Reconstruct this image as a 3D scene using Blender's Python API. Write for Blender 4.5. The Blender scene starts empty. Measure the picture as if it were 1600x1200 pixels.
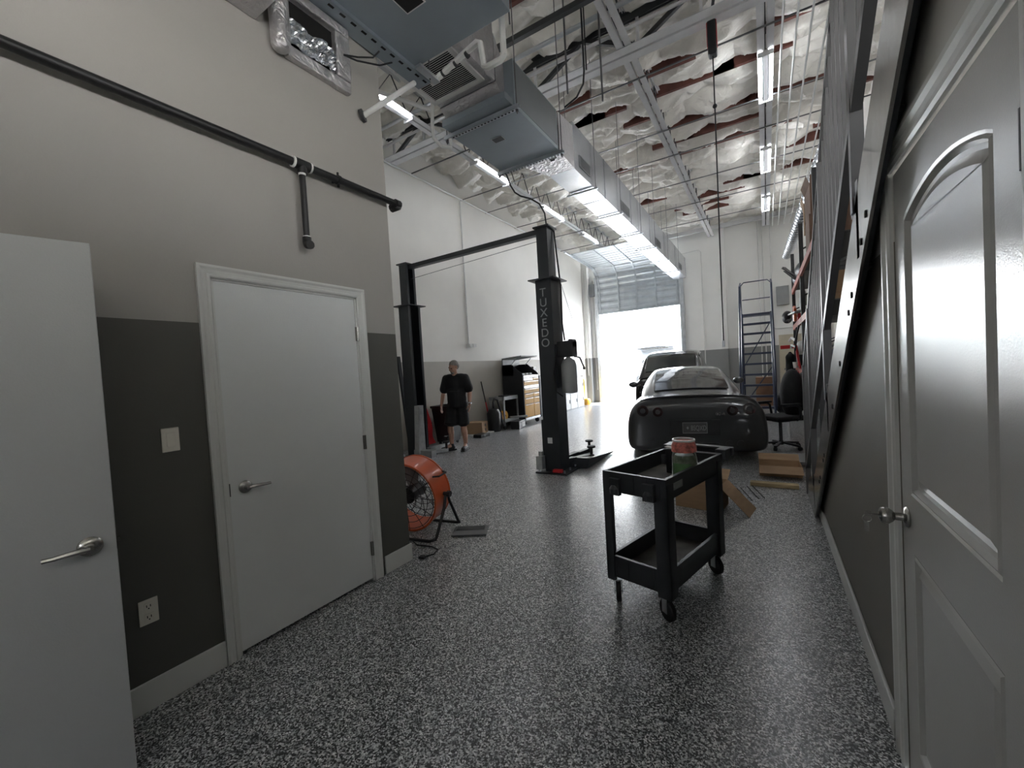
import bpy, bmesh, math, random
from mathutils import Vector, Matrix, noise
PI = math.pi
sc = bpy.context.scene
COL = sc.collection
rnd = random.Random(7)
MW = {}          # world matrix of every thing root, by name

# ------------------------------------------------------------------ materials
def _nt(name):
    m = bpy.data.materials.new(name); m.use_nodes = True
    nt = m.node_tree
    return m, nt, nt.nodes['Principled BSDF']

def mat(name, col, rough=0.5, metal=0.0, var=0.12, scale=8.0, bump=0.0, bscale=60.0, coat=0.0, detail=4.0, spec=None, stretch=None):
    m, nt, b = _nt(name)
    tc = nt.nodes.new('ShaderNodeTexCoord')
    src = tc.outputs['Object']
    if stretch:
        mp = nt.nodes.new('ShaderNodeMapping'); mp.inputs['Scale'].default_value = stretch
        nt.links.new(src, mp.inputs['Vector']); src = mp.outputs['Vector']
    n = nt.nodes.new('ShaderNodeTexNoise'); n.inputs['Scale'].default_value = scale; n.inputs['Detail'].default_value = detail
    nt.links.new(src, n.inputs['Vector'])
    r = nt.nodes.new('ShaderNodeValToRGB')
    c0 = [max(0, c * (1 - var)) for c in col]; c1 = [min(1, c * (1 + var)) for c in col]
    r.color_ramp.elements[0].position = 0.3; r.color_ramp.elements[0].color = (*c0, 1)
    r.color_ramp.elements[1].position = 0.7; r.color_ramp.elements[1].color = (*c1, 1)
    nt.links.new(n.outputs['Fac'], r.inputs['Fac']); nt.links.new(r.outputs['Color'], b.inputs['Base Color'])
    b.inputs['Roughness'].default_value = rough; b.inputs['Metallic'].default_value = metal
    if coat: b.inputs['Coat Weight'].default_value = coat; b.inputs['Coat Roughness'].default_value = 0.06
    if spec is not None: b.inputs['Specular IOR Level'].default_value = spec
    if bump:
        n2 = nt.nodes.new('ShaderNodeTexNoise'); n2.inputs['Scale'].default_value = bscale; n2.inputs['Detail'].default_value = 3
        nt.links.new(src, n2.inputs['Vector'])
        bp = nt.nodes.new('ShaderNodeBump'); bp.inputs['Strength'].default_value = bump; bp.inputs['Distance'].default_value = 0.01
        nt.links.new(n2.outputs['Fac'], bp.inputs['Height']); nt.links.new(bp.outputs['Normal'], b.inputs['Normal'])
    return m

def emis(name, col, strength):
    m, nt, b = _nt(name)
    b.inputs['Base Color'].default_value = (*col, 1)
    b.inputs['Emission Color'].default_value = (*col, 1); b.inputs['Emission Strength'].default_value = strength
    return m

def glassy(name, col, rough=0.03, trans=1.0, ior=1.45):
    m, nt, b = _nt(name)
    b.inputs['Base Color'].default_value = (*col, 1); b.inputs['Roughness'].default_value = rough
    b.inputs['Transmission Weight'].default_value = trans; b.inputs['IOR'].default_value = ior
    return m

def wall_mat(name, low, high, h, rough=0.55):
    """two-tone wall paint: a dado painted up to height h"""
    m, nt, b = _nt(name)
    g = nt.nodes.new('ShaderNodeNewGeometry'); s = nt.nodes.new('ShaderNodeSeparateXYZ')
    nt.links.new(g.outputs['Position'], s.inputs['Vector'])
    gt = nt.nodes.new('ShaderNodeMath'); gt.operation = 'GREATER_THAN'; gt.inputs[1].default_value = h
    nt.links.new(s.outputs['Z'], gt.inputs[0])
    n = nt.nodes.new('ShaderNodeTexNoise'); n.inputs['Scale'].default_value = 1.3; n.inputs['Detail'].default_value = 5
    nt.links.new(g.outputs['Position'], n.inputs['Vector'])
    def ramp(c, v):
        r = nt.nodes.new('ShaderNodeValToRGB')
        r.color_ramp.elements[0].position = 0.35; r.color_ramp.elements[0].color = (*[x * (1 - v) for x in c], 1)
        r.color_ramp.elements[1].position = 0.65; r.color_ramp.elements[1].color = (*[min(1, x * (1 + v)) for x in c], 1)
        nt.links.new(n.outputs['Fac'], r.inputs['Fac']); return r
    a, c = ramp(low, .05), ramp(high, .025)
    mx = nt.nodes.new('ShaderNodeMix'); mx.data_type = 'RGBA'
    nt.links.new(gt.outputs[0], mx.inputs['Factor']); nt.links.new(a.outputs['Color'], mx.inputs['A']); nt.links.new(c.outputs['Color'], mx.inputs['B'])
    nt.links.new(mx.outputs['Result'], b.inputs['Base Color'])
    b.inputs['Roughness'].default_value = rough
    n2 = nt.nodes.new('ShaderNodeTexNoise'); n2.inputs['Scale'].default_value = 90; n2.inputs['Detail'].default_value = 2
    nt.links.new(g.outputs['Position'], n2.inputs['Vector'])
    bp = nt.nodes.new('ShaderNodeBump'); bp.inputs['Strength'].default_value = 0.12; bp.inputs['Distance'].default_value = 0.004
    nt.links.new(n2.outputs['Fac'], bp.inputs['Height']); nt.links.new(bp.outputs['Normal'], b.inputs['Normal'])
    return m

def floor_mat():
    m, nt, b = _nt('epoxy flake floor')
    tc = nt.nodes.new('ShaderNodeTexCoord')
    v = nt.nodes.new('ShaderNodeTexVoronoi'); v.inputs['Scale'].default_value = 165
    nt.links.new(tc.outputs['Object'], v.inputs['Vector'])
    s = nt.nodes.new('ShaderNodeSeparateColor'); nt.links.new(v.outputs['Color'], s.inputs['Color'])
    r = nt.nodes.new('ShaderNodeValToRGB'); r.color_ramp.interpolation = 'CONSTANT'
    e = r.color_ramp.elements
    e[0].position = 0; e[0].color = (.014, .0145, .016, 1)
    e[1].position = .33; e[1].color = (.09, .094, .10, 1)
    for p, c in ((.47, (.26, .268, .275)), (.62, (.50, .51, .52)), (.83, (.80, .81, .81))):
        q = e.new(p); q.color = (*c, 1)
    nt.links.new(s.outputs['Red'], r.inputs['Fac'])
    v2 = nt.nodes.new('ShaderNodeTexVoronoi'); v2.inputs['Scale'].default_value = 60
    nt.links.new(tc.outputs['Object'], v2.inputs['Vector'])
    s2 = nt.nodes.new('ShaderNodeSeparateColor'); nt.links.new(v2.outputs['Color'], s2.inputs['Color'])
    mr = nt.nodes.new('ShaderNodeMapRange'); mr.inputs['To Min'].default_value = .70; mr.inputs['To Max'].default_value = 1.2
    nt.links.new(s2.outputs['Green'], mr.inputs['Value'])
    mu = nt.nodes.new('ShaderNodeMix'); mu.data_type = 'RGBA'; mu.blend_type = 'MULTIPLY'; mu.inputs['Factor'].default_value = 1
    nt.links.new(r.outputs['Color'], mu.inputs['A']); nt.links.new(mr.outputs['Result'], mu.inputs['B'])
    nt.links.new(mu.outputs['Result'], b.inputs['Base Color'])
    n = nt.nodes.new('ShaderNodeTexNoise'); n.inputs['Scale'].default_value = 14; n.inputs['Detail'].default_value = 4
    nt.links.new(tc.outputs['Object'], n.inputs['Vector'])
    bp = nt.nodes.new('ShaderNodeBump'); bp.inputs['Strength'].default_value = 0.22; bp.inputs['Distance'].default_value = 0.01
    nt.links.new(n.outputs['Fac'], bp.inputs['Height']); nt.links.new(bp.outputs['Normal'], b.inputs['Normal'])
    b.inputs['Roughness'].default_value = 0.30
    b.inputs['Coat Weight'].default_value = .28; b.inputs['Coat Roughness'].default_value = .2
    return m

def foil_mat(name, col, rough, metal, scale=9):
    m, nt, b = _nt(name)
    tc = nt.nodes.new('ShaderNodeTexCoord')
    v = nt.nodes.new('ShaderNodeTexNoise'); v.inputs['Scale'].default_value = scale; v.inputs['Detail'].default_value = 5; v.inputs['Distortion'].default_value = 1.6
    nt.links.new(tc.outputs['Object'], v.inputs['Vector'])
    bp = nt.nodes.new('ShaderNodeBump'); bp.inputs['Strength'].default_value = 0.55; bp.inputs['Distance'].default_value = 0.05
    nt.links.new(v.outputs['Fac'], bp.inputs['Height']); nt.links.new(bp.outputs['Normal'], b.inputs['Normal'])
    n = nt.nodes.new('ShaderNodeTexNoise'); n.inputs['Scale'].default_value = 2.3; n.inputs['Detail'].default_value = 4
    nt.links.new(tc.outputs['Object'], n.inputs['Vector'])
    r = nt.nodes.new('ShaderNodeValToRGB')
    r.color_ramp.elements[0].position = .3; r.color_ramp.elements[0].color = (*[c * .85 for c in col], 1)
    r.color_ramp.elements[1].position = .7; r.color_ramp.elements[1].color = (*col, 1)
    nt.links.new(n.outputs['Fac'], r.inputs['Fac']); nt.links.new(r.outputs['Color'], b.inputs['Base Color'])
    b.inputs['Roughness'].default_value = rough; b.inputs['Metallic'].default_value = metal
    return m

M = dict(
    floor=floor_mat(),
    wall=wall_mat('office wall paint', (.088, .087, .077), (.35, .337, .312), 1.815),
    wall2=wall_mat('shop wall paint', (.40, .38, .335), (.80, .785, .745), 1.775),
    wall_back=wall_mat('rear wall paint', (.26, .265, .26), (.82, .815, .79), 1.8),
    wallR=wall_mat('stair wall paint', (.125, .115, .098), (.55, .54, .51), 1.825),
    white=mat('white semi gloss paint', (.70, .71, .70), .3, 0, .02, 3, .12, 120),
    door=mat('white flat door paint', (.68, .70, .70), .42, 0, .03, 2, .08, 150),
    door_dim=mat('white flat door paint dimmed', (.49, .505, .51), .42, 0, .03, 2, .08, 150),  # darkened copy of the door paint, toning down light on the open leaf
    gdoor=mat('grey gloss door enamel', (.46, .462, .447), .22, 0, .03, 2, .05, 240, spec=.6),
    trim=mat('white trim paint', (.62, .63, .61), .32, 0, .02, 3),
    blackpipe=mat('black pipe', (.012, .012, .013), .45, 0, .2, 20),
    tape=mat('white thread tape', (.75, .75, .73), .6),
    black=mat('black plastic', (.014, .015, .017), .42, 0, .2, 15, .1, 120),
    rubber=mat('black rubber', (.011, .011, .012), .7, 0, .2, 20),
    cart=mat('black moulded plastic', (.034, .037, .042), .45, 0, .2, 9, .15, 200),
    carttop=mat('worn dusty plastic with haze', (.10, .092, .08), .6, 0, .45, 7),  # this and the black moulded plastic are lightened to paint in haze
    lift=mat('black powder coat', (.013, .016, .02), .38, 0, .15, 6),
    liftg=mat('grey lift steel', (.33, .34, .34), .4, .3, .15, 12),
    stair=mat('charcoal gloss steel paint', (.085, .085, .087), .36, 0, .1, 5, .05, 40),
    string=mat('worn zinc stringer plate', (.27, .26, .245), .24, .75, .3, 5, .08, 30, stretch=(1, 1, .4)),
    steel=mat('galvanised steel', (.56, .59, .62), .32, .85, .12, 5, .05, 30),
    duct=mat('galvanised sheet duct', (.60, .62, .65), .27, .9, .1, 3.5, .12, 6),
    unit=mat('blue grey unit steel', (.30, .345, .38), .38, .45, .05, 3),
    unitd=mat('dark unit side steel', (.20, .215, .225), .45, .5, .06, 3),
    joist=mat('white primed joist steel', (.60, .60, .61), .45, 0, .06, 6),
    dark=mat('dark steel', (.05, .052, .055), .5, .3, .15, 9),
    rod=mat('thin grey rod', (.16, .16, .165), .45, .5, .1, 9),
    purlin=mat('red brown timber', (.13, .046, .034), .75, 0, .3, 6),
    insul=foil_mat('vinyl faced insulation', (.84, .81, .75), .36, .0, 6),
    foil=foil_mat('foil tape wrap', (.62, .60, .61), .3, .7, 14),
    chrome=mat('satin nickel', (.42, .41, .39), .25, .95, .05, 10),
    orange=mat('orange enamel', (.58, .095, .022), .3, 0, .08, 5, coat=.3),
    yellow=mat('yellow enamel', (.62, .32, .035), .4, 0, .06, 5),
    yhose=mat('yellow rubber hose', (.72, .58, .12), .5),
    red=mat('red plastic', (.50, .018, .022), .38, 0, .1, 6),
    beam=mat('orange red rack beam', (.36, .085, .055), .5, 0, .15, 7),
    cardboard=mat('corrugated cardboard', (.33, .215, .125), .8, 0, .1, 6, .1, 80, stretch=(1, 1, 6)),
    cardd=mat('dark cardboard', (.15, .09, .06), .8, 0, .15, 6),
    wood=mat('sawn timber', (.40, .31, .17), .75, 0, .22, 9, .1, 60, stretch=(1, 12, 12)),
    blue=mat('blue ladder enamel', (.03, .042, .085), .38, 0, .1, 6),
    paint=mat('dark grey car paint', (.05, .053, .056), .28, .5, .06, 3, coat=1.0),
    paint2=mat('black car paint', (.02, .021, .023), .2, .2, .05, 3, coat=1.0),
    paint3=mat('silver car paint', (.16, .17, .18), .3, .3, .05, 3, coat=1.0),
    carglass=mat('dark tinted car glass', (.05, .055, .055), .06, .25, .1, 3, coat=1.0),
    lens=mat('dark red tail lamp lens', (.022, .006, .006), .15, 0, .1, 8, coat=.8),
    plate=mat('licence plate grey', (.10, .10, .10), .45, .2, .08, 14),
    silver=mat('bright badge metal', (.75, .75, .74), .25, .9, .03, 9),
    skin=mat('skin', (.42, .235, .165), .55, 0, .1, 9, .1, 120),
    hair=mat('grey cropped hair', (.22, .205, .19), .8, 0, .35, 60, .3, 200),
    cloth=mat('black cotton', (.005, .005, .006), .85, 0, .2, 14, .4, 30),
    shoe=mat('black shoe mesh', (.012, .012, .013), .6, 0, .2, 30),
    eye=mat('dark eye', (.02, .015, .012), .2),
    lip=mat('lip', (.30, .12, .10), .55),
    pvc=mat('white pvc pipe', (.66, .66, .64), .4, 0, .06, 6),
    tube=emis('lit fluorescent tube', (.93, .96, 1.0), 47.0),
    box2=mat('dark grey plastic case', (.09, .092, .095), .45),
    box=mat('grey electrical box', (.30, .31, .31), .5, .1, .06, 6),
    tan=mat('tan door paint', (.52, .47, .36), .5, 0, .05, 4),
    beige=mat('ivory switch plastic', (.72, .69, .62), .35, 0, .03, 9),
    slat=mat('galvanised roll door', (.50, .54, .57), .38, .55, .08, 5),
    conc=mat('pale sunlit concrete', (.72, .70, .66), .85, 0, .08, .6, .1, 20),
    stucco=mat('white stucco', (.82, .81, .78), .8, 0, .04, 1.5),
    teal=mat('teal awning cloth', (.05, .42, .38), .6),
    grayp=mat('grey sheet', (.30, .31, .31), .5, .2, .1, 6),
    lightp=mat('white card', (.70, .70, .68), .6),
    glass=glassy('clear jar glass', (.92, .96, .94), .04),
    lid=mat('red gingham lid', (.55, .16, .13), .5, 0, .5, 60),
    jarfill=mat('grey green jar contents', (.24, .27, .20), .5, 0, .4, 40),
    green=mat('green product label', (.10, .21, .08), .5, 0, .3, 20),
    void_black=mat('dark grille void', (.006, .006, .006), .9),  # near-black painting in the shade inside slots and openings; also label print
    brown=mat('stacked brown boxes', (.27, .15, .09), .8, 0, .2, 4),
)

# ------------------------------------------------------------------ geometry
class MB:
    def __init__(s): s.v = []; s.f = []
    def add(s, vs, fs, T=None):
        o = len(s.v)
        s.v += [(T @ Vector(v)) if T is not None else Vector(v) for v in vs]
        s.f += [tuple(i + o for i in f) for f in fs]
        return s
    def bx(s, x0, x1, y0, y1, z0, z1, T=None):
        vs = [(x, y, z) for z in (z0, z1) for y in (y0, y1) for x in (x0, x1)]
        return s.add(vs, [(0, 2, 3, 1), (4, 5, 7, 6), (0, 1, 5, 4), (2, 6, 7, 3), (0, 4, 6, 2), (1, 3, 7, 5)], T)
    def box(s, c, d, rz=0, rx=0, ry=0):
        T = Matrix.Translation(c) @ Matrix.Rotation(rz, 4, 'Z') @ Matrix.Rotation(ry, 4, 'Y') @ Matrix.Rotation(rx, 4, 'X')
        return s.bx(-d[0] / 2, d[0] / 2, -d[1] / 2, d[1] / 2, -d[2] / 2, d[2] / 2, T)
    def beam(s, p0, p1, w, h, up=(0, 0, 1)):
        """rectangular bar from p0 to p1, w across, h along up"""
        p0, p1 = Vector(p0), Vector(p1); d = p1 - p0; L = d.length; d = d / L
        up = Vector(up); x = d.cross(up); x.normalize(); u = x.cross(d)
        T = Matrix(((x.x, d.x, u.x, p0.x), (x.y, d.y, u.y, p0.y), (x.z, d.z, u.z, p0.z), (0, 0, 0, 1)))
        return s.bx(-w / 2, w / 2, 0, L, -h / 2, h / 2, T)
    def cyl(s, p0, p1, r0, r1=None, n=14):
        r1 = r0 if r1 is None else r1
        p0, p1 = Vector(p0), Vector(p1); d = (p1 - p0).normalized()
        a = d.orthogonal().normalized(); b = d.cross(a)
        vs = []
        for p, r in ((p0, r0), (p1, r1)):
            for i in range(n):
                t = 2 * PI * i / n; vs.append(p + (a * math.cos(t) + b * math.sin(t)) * r)
        fs = [(i, (i + 1) % n, n + (i + 1) % n, n + i) for i in range(n)]
        fs += [tuple(range(n))[::-1], tuple(range(n, 2 * n))]
        return s.add(vs, fs)
    def tube(s, pts, r, n=8, close=False):
        pts = [Vector(p) for p in pts]; k = len(pts); rings = []
        prev = None
        for i, p in enumerate(pts):
            if close: d = pts[(i + 1) % k] - pts[i - 1]
            else: d = pts[min(i + 1, k - 1)] - pts[max(i - 1, 0)]
            d.normalize()
            if prev is None: a = d.orthogonal().normalized()
            else:
                a = prev - d * prev.dot(d)
                a = a.normalized() if a.length > 1e-6 else d.orthogonal().normalized()
            prev = a; b = d.cross(a)
            rr = r[i] if isinstance(r, (list, tuple)) else r
            rings.append([p + (a * math.cos(2 * PI * j / n) + b * math.sin(2 * PI * j / n)) * rr for j in range(n)])
        vs = [q for g in rings for q in g]; fs = []
        m = k if close else k - 1
        for i in range(m):
            i2 = (i + 1) % k
            for j in range(n):
                fs.append((i * n + j, i * n + (j + 1) % n, i2 * n + (j + 1) % n, i2 * n + j))
        if not close: fs += [tuple(range(n))[::-1], tuple(range((k - 1) * n, k * n))]
        return s.add(vs, fs)
    def prism(s, poly, h, T=None):
        """polygon in local xy, extruded h along local z"""
        n = len(poly)
        vs = [(p[0], p[1], 0) for p in poly] + [(p[0], p[1], h) for p in poly]
        fs = [tuple(range(n))[::-1], tuple(range(n, 2 * n))] + [(i, (i + 1) % n, n + (i + 1) % n, n + i) for i in range(n)]
        return s.add(vs, fs, T)
    def yz(s, poly, x0, x1):
        """polygon given as (y,z), extruded between x0 and x1"""
        n = len(poly)
        vs = [(x0, p[0], p[1]) for p in poly] + [(x1, p[0], p[1]) for p in poly]
        fs = [tuple(range(n))[::-1], tuple(range(n, 2 * n))] + [(i, (i + 1) % n, n + (i + 1) % n, n + i) for i in range(n)]
        return s.add(vs, fs)
    def lathe(s, prof, n=24, T=None):
        """profile of (r,z) around local z"""
        k = len(prof); vs = []
        for r, z in prof:
            for j in range(n):
                t = 2 * PI * j / n; vs.append((r * math.cos(t), r * math.sin(t), z))
        fs = [(i * n + j, i * n + (j + 1) % n, (i + 1) * n + (j + 1) % n, (i + 1) * n + j) for i in range(k - 1) for j in range(n)]
        if prof[0][0] < .0125: fs.append(tuple(range(n))[::-1])
        if prof[-1][0] < .0125: fs.append(tuple(range((k - 1) * n, k * n)))
        return s.add(vs, fs, T)
    def ell(s, c, r, n=12, T=None):
        if not isinstance(r, (tuple, list)): r = (r, r, r)
        vs = [(0, 0, -1)]; m = n
        for i in range(1, n):
            a = -PI / 2 + PI * i / n
            for j in range(m): vs.append((math.cos(a) * math.cos(2 * PI * j / m), math.cos(a) * math.sin(2 * PI * j / m), math.sin(a)))
        vs.append((0, 0, 1)); L = len(vs) - 1; fs = []
        for j in range(m):
            fs.append((0, 1 + (j + 1) % m, 1 + j)); fs.append((L, 1 + (n - 2) * m + j, 1 + (n - 2) * m + (j + 1) % m))
        for i in range(n - 2):
            for j in range(m): fs.append((1 + i * m + j, 1 + i * m + (j + 1) % m, 1 + (i + 1) * m + (j + 1) % m, 1 + (i + 1) * m + j))
        T2 = Matrix.Translation(c) @ Matrix.Diagonal((*r, 1))
        return s.add(vs, fs, T @ T2 if T is not None else T2)
    def limb(s, p0, p1, r0, r1):
        s.cyl(p0, p1, r0, r1, 12); s.ell(p0, r0, 10); return s.ell(p1, r1, 10)
    def strip(s, rows):
        """surface through rows of points"""
        k = len(rows[0]); vs = [p for r in rows for p in r]
        fs = [(i * k + j, i * k + j + 1, (i + 1) * k + j + 1, (i + 1) * k + j) for i in range(len(rows) - 1) for j in range(k - 1)]
        return s.add(vs, fs)
    def text(s, body, size, T, ext=0.002):
        cu = bpy.data.curves.new('t', 'FONT'); cu.body = body; cu.size = size; cu.extrude = ext; cu.align_x = 'CENTER'; cu.align_y = 'CENTER'
        o = bpy.data.objects.new('t', cu); COL.objects.link(o)
        dg = bpy.context.evaluated_depsgraph_get()
        me = bpy.data.meshes.new_from_object(o.evaluated_get(dg))
        s.add([v.co.copy() for v in me.vertices], [tuple(p.vertices) for p in me.polygons], T)
        bpy.data.objects.remove(o); bpy.data.curves.remove(cu); bpy.data.meshes.remove(me)
        return s

def build(mb, name, m, parent=None, W=False, smooth=False, bevel=0, sub=0, remesh=0, smoothit=0, solid=0):
    vs = mb.v
    if parent is not None and W:
        I = MW[parent.name].inverted(); vs = [I @ v for v in vs]
    me = bpy.data.meshes.new(name); me.from_pydata([tuple(v) for v in vs], [], mb.f); me.validate()
    b = bmesh.new(); b.from_mesh(me); bmesh.ops.recalc_face_normals(b, faces=b.faces); b.to_mesh(me); b.free()
    o = bpy.data.objects.new(name, me); COL.objects.link(o)
    if solid:
        md = o.modifiers.new('s', 'SOLIDIFY'); md.thickness = solid; md.offset = 0
    if bevel:
        md = o.modifiers.new('b', 'BEVEL'); md.width = bevel; md.segments = 2; md.limit_method = 'ANGLE'; md.angle_limit = .6
    if sub:
        md = o.modifiers.new('u', 'SUBSURF'); md.levels = sub; md.render_levels = sub
    if remesh:
        md = o.modifiers.new('r', 'REMESH'); md.mode = 'VOXEL'; md.voxel_size = remesh
        if smoothit:
            md = o.modifiers.new('sm', 'SMOOTH'); md.factor = .5; md.iterations = smoothit
    if o.modifiers:
        dg = bpy.context.evaluated_depsgraph_get()
        nm = bpy.data.meshes.new_from_object(o.evaluated_get(dg)); o.modifiers.clear(); o.data = nm; bpy.data.meshes.remove(me); me = nm; me.name = name
    me.materials.clear(); me.materials.append(m)
    for p in me.polygons: p.use_smooth = bool(smooth or sub or remesh)
    if smooth and not (sub or remesh):
        try: me.set_sharp_from_angle(angle=.7)
        except Exception: pass
    if parent is not None: o.parent = parent; MW[o.name] = MW[parent.name]
    else: MW[o.name] = Matrix.Identity(4)
    return o

def thing(name, label, cat, loc=(0, 0, 0), rz=0, group=None):
    o = bpy.data.objects.new(name, None); COL.objects.link(o)
    o.location = loc; o.rotation_euler = (0, 0, rz); o.empty_display_size = .1
    o['label'] = label; o['category'] = cat
    if group: o['group'] = group
    MW[o.name] = Matrix.Translation(loc) @ Matrix.Rotation(rz, 4, 'Z')
    return o
def tag(o, label, cat, group=None):
    o['label'] = label; o['category'] = cat
    if group: o['group'] = group
    return o
def struct(o, label=None, cat=None):
    o['kind'] = 'structure'
    if label: o['label'] = label
    if cat: o['category'] = cat
    return o
def dup(r0, loc, rz, label, group=None):
    r = r0.copy(); COL.objects.link(r); r.location = loc; r.rotation_euler = (0, 0, rz)
    r['label'] = label
    if group: r['group'] = group
    MW[r.name] = Matrix.Translation(loc) @ Matrix.Rotation(rz, 4, 'Z')
    for ch in list(r0.children):
        c = ch.copy(); COL.objects.link(c); c.parent = r
        for g in list(ch.children):
            d = g.copy(); COL.objects.link(d); d.parent = c
    return r
# ================================================================== the room
LX, PX, RX, BY, RW = -6.2, -2.49, .377, 16.1, 1.75
TOP = 6.45
struct(build(MB().bx(-6.4, 2.2, -3.2, BY + .2, -.12, 0), 'floor', M['floor']), 'grey and black flake epoxy floor', 'floor')
g = MB().bx(-40, 30, BY + .2, 80, -.14, -.02)
struct(build(g, 'floor_yard', M['conc']), 'sunlit concrete yard outside the open roll-up door', 'ground')
struct(build(MB().bx(LX - .15, LX, 2.2, BY + .2, 0, TOP), 'wall_left', M['wall2']), 'white shop wall with grey dado', 'wall')
w = MB()
w.bx(PX - .14, PX, -3.1, 1.05, 0, TOP).bx(PX - .14, PX, 1.05, 1.965, 2.06, TOP).bx(PX - .14, PX, 1.965, 2.32, 0, TOP)
struct(build(w, 'wall_office', M['wall']), 'office partition wall with dark grey dado', 'wall')
struct(build(MB().bx(LX - .15, PX - .14, 2.2, 2.32, 0, TOP), 'wall_office_end', M['wall2']), 'end wall of the office block', 'wall')
struct(build(MB().bx(LX - .15, LX, -3.2, 2.2, 0, TOP).bx(LX, PX - .14, -3.2, -3.1, 0, TOP), 'wall_office_rear', M['wall2']), 'outer walls of the office', 'wall')
# rear wall with the roll-up opening
w = MB().bx(LX - .15, -5.64, BY, BY + .2, 0, TOP).bx(-5.64, -2.56, BY, BY + .2, 5.0, TOP).bx(-2.56, 2.0, BY, BY + .2, 0, TOP)
struct(build(w, 'wall_back', M['wall_back']), 'rear wall around the open roll-up door', 'wall')
struct(build(MB().bx(-6.2, -5.98, BY - .28, BY, 0, TOP).bx(-1.22, -1.08, BY - .12, BY, 0, TOP), 'trim_pilaster', M['wall_back']), 'shallow pilasters on the rear wall', 'trim')
struct(build(MB().bx(RW, RW + .15, 2.0, BY, 0, TOP), 'wall_right', M['wall2']), 'right-hand shop wall behind the racking', 'wall')
# wall under the stair, its top following the stringer
def zs(y): return 1.724 - .75 * (y - 2.178)
w = MB().yz([(1.03, 2.05), (1.03, zs(1.03) + .22), (-3.1, zs(1.03) + .22), (-3.1, 0), (1.03, 0)], RX, RX + .12)
w.yz([(1.03, 2.06), (1.87, 2.06), (1.87, zs(1.87) + .22), (1.03, zs(1.03) + .22)], RX, RX + .12)
w.yz([(1.87, 0), (5.06, 0), (5.06, .06), (4.4, .24), (1.87, zs(1.87) + .22)], RX, RX + .12)
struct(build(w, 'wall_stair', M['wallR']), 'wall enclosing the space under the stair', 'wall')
# wall behind the camera; the unseen window is added to let in fill light
w = MB().bx(PX - .14, -1.4, -3.2, -3.1, 0, TOP).bx(-.8, 2.0, -3.2, -3.1, 0, TOP).bx(-1.4, -.8, -3.2, -3.1, 0, 1.5).bx(-1.4, -.8, -3.2, -3.1, 2.0, TOP)
struct(build(w, 'wall_front', M['wallR']), 'front wall behind the viewer', 'wall')
f = MB()
f.bx(-1.4, -1.35, -3.18, -3.12, 1.5, 2.0).bx(-.85, -.8, -3.18, -3.12, 1.5, 2.0).bx(-1.35, -.85, -3.18, -3.12, 1.5, 1.55).bx(-1.35, -.85, -3.18, -3.12, 1.95, 2.0)
struct(build(f, 'fill_window', M['white']), 'added front window letting in fill light', 'window')
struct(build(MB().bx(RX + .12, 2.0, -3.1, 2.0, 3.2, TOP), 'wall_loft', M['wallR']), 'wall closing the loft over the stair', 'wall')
# baseboards
def bb(name, x0, x1, y0, y1, h=.135):
    struct(build(MB().bx(x0, x1, y0, y1, 0, h), name, M['trim'], bevel=.004), 'white baseboard', 'baseboard')
bb('baseboard_left', PX, PX + .014, -3.1, .985); bb('baseboard_left_end', PX, PX + .014, 2.06, 2.334)
bb('baseboard_right', RX - .014, RX, 2.0, 5.06, .115)
bb('baseboard_office_end', PX - .6, PX + .014, 2.32, 2.334)

# ---------------------------------------------------------------- insulated ceiling
def ceil_z(x, y):
    bay = (y + 30) / .61; fr = bay - math.floor(bay); k = math.floor(bay)
    a = noise.noise(Vector((x * .55, k * 3.7, 0)))
    ph = 1.9 * noise.noise(Vector((k * 5.3, 1, 7)))
    sw = abs(math.sin(PI * (x / 1.22 + ph)))
    sag = (math.sin(PI * fr) ** .45) * (.17 + .10 * a + .15 * sw ** .7)
    fold = .020 * math.sin(2 * PI * (fr * 2.6 + 1.5 * noise.noise(Vector((x * 1.3, k * 2.1, 3))) + .5 * sw)) * (.4 + sw)
    wx_ = x + .35 * noise.noise(Vector((x * 1.1, y * 1.1, 55)))
    rd = 1 - abs(noise.noise(Vector((wx_ * .9, y * 4.2 + x * .8, 4)))) * 2
    p = .05 * rd + noise.noise(Vector((wx_ * 2.4, y * 3.4, 9))) * .05 + noise.noise(Vector((x * 7, y * 9, 2))) * .016
    q = abs(noise.noise(Vector((x * 2.2 + y * 1.2, y * 1.8 - x, 21))))
    return 6.37 - sag + fold + p - max(0, .08 - q) * .4
NX, NY = 300, 720
rows = []
for j in range(NY + 1):
    y = -3.1 + (BY + 3.1) * j / NY
    rows.append([(LX + (RW + .3 - LX) * i / NX, y, ceil_z(LX + (RW + .3 - LX) * i / NX, y)) for i in range(NX + 1)])
o = build(MB().strip(rows), 'ceiling', M['insul'], smooth=True)
struct(o, 'sagging white insulation batts under the roof', 'ceiling')
struct(build(MB().bx(LX - .2, 2.2, -3.3, BY + .3, 6.46, 6.6), 'ceiling_deck', M['dark']), 'roof deck above the insulation', 'ceiling')
# red brown timbers showing between batts
for i in range(42):
    k = rnd.randint(55, 74); y = -30 + .61 * k
    x = rnd.uniform(-3.6, 1.2); L = rnd.uniform(.5, 1.5)
    t = build(MB().bx(x, min(x + L, RW), y - .03, y + .03, 6.14, 6.32), 'roof_timber', M['purlin'])
    tag(t, 'short run of red brown roof timber showing between insulation batts', 'roof timber', 'roof timbers bare between the batts')

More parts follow.
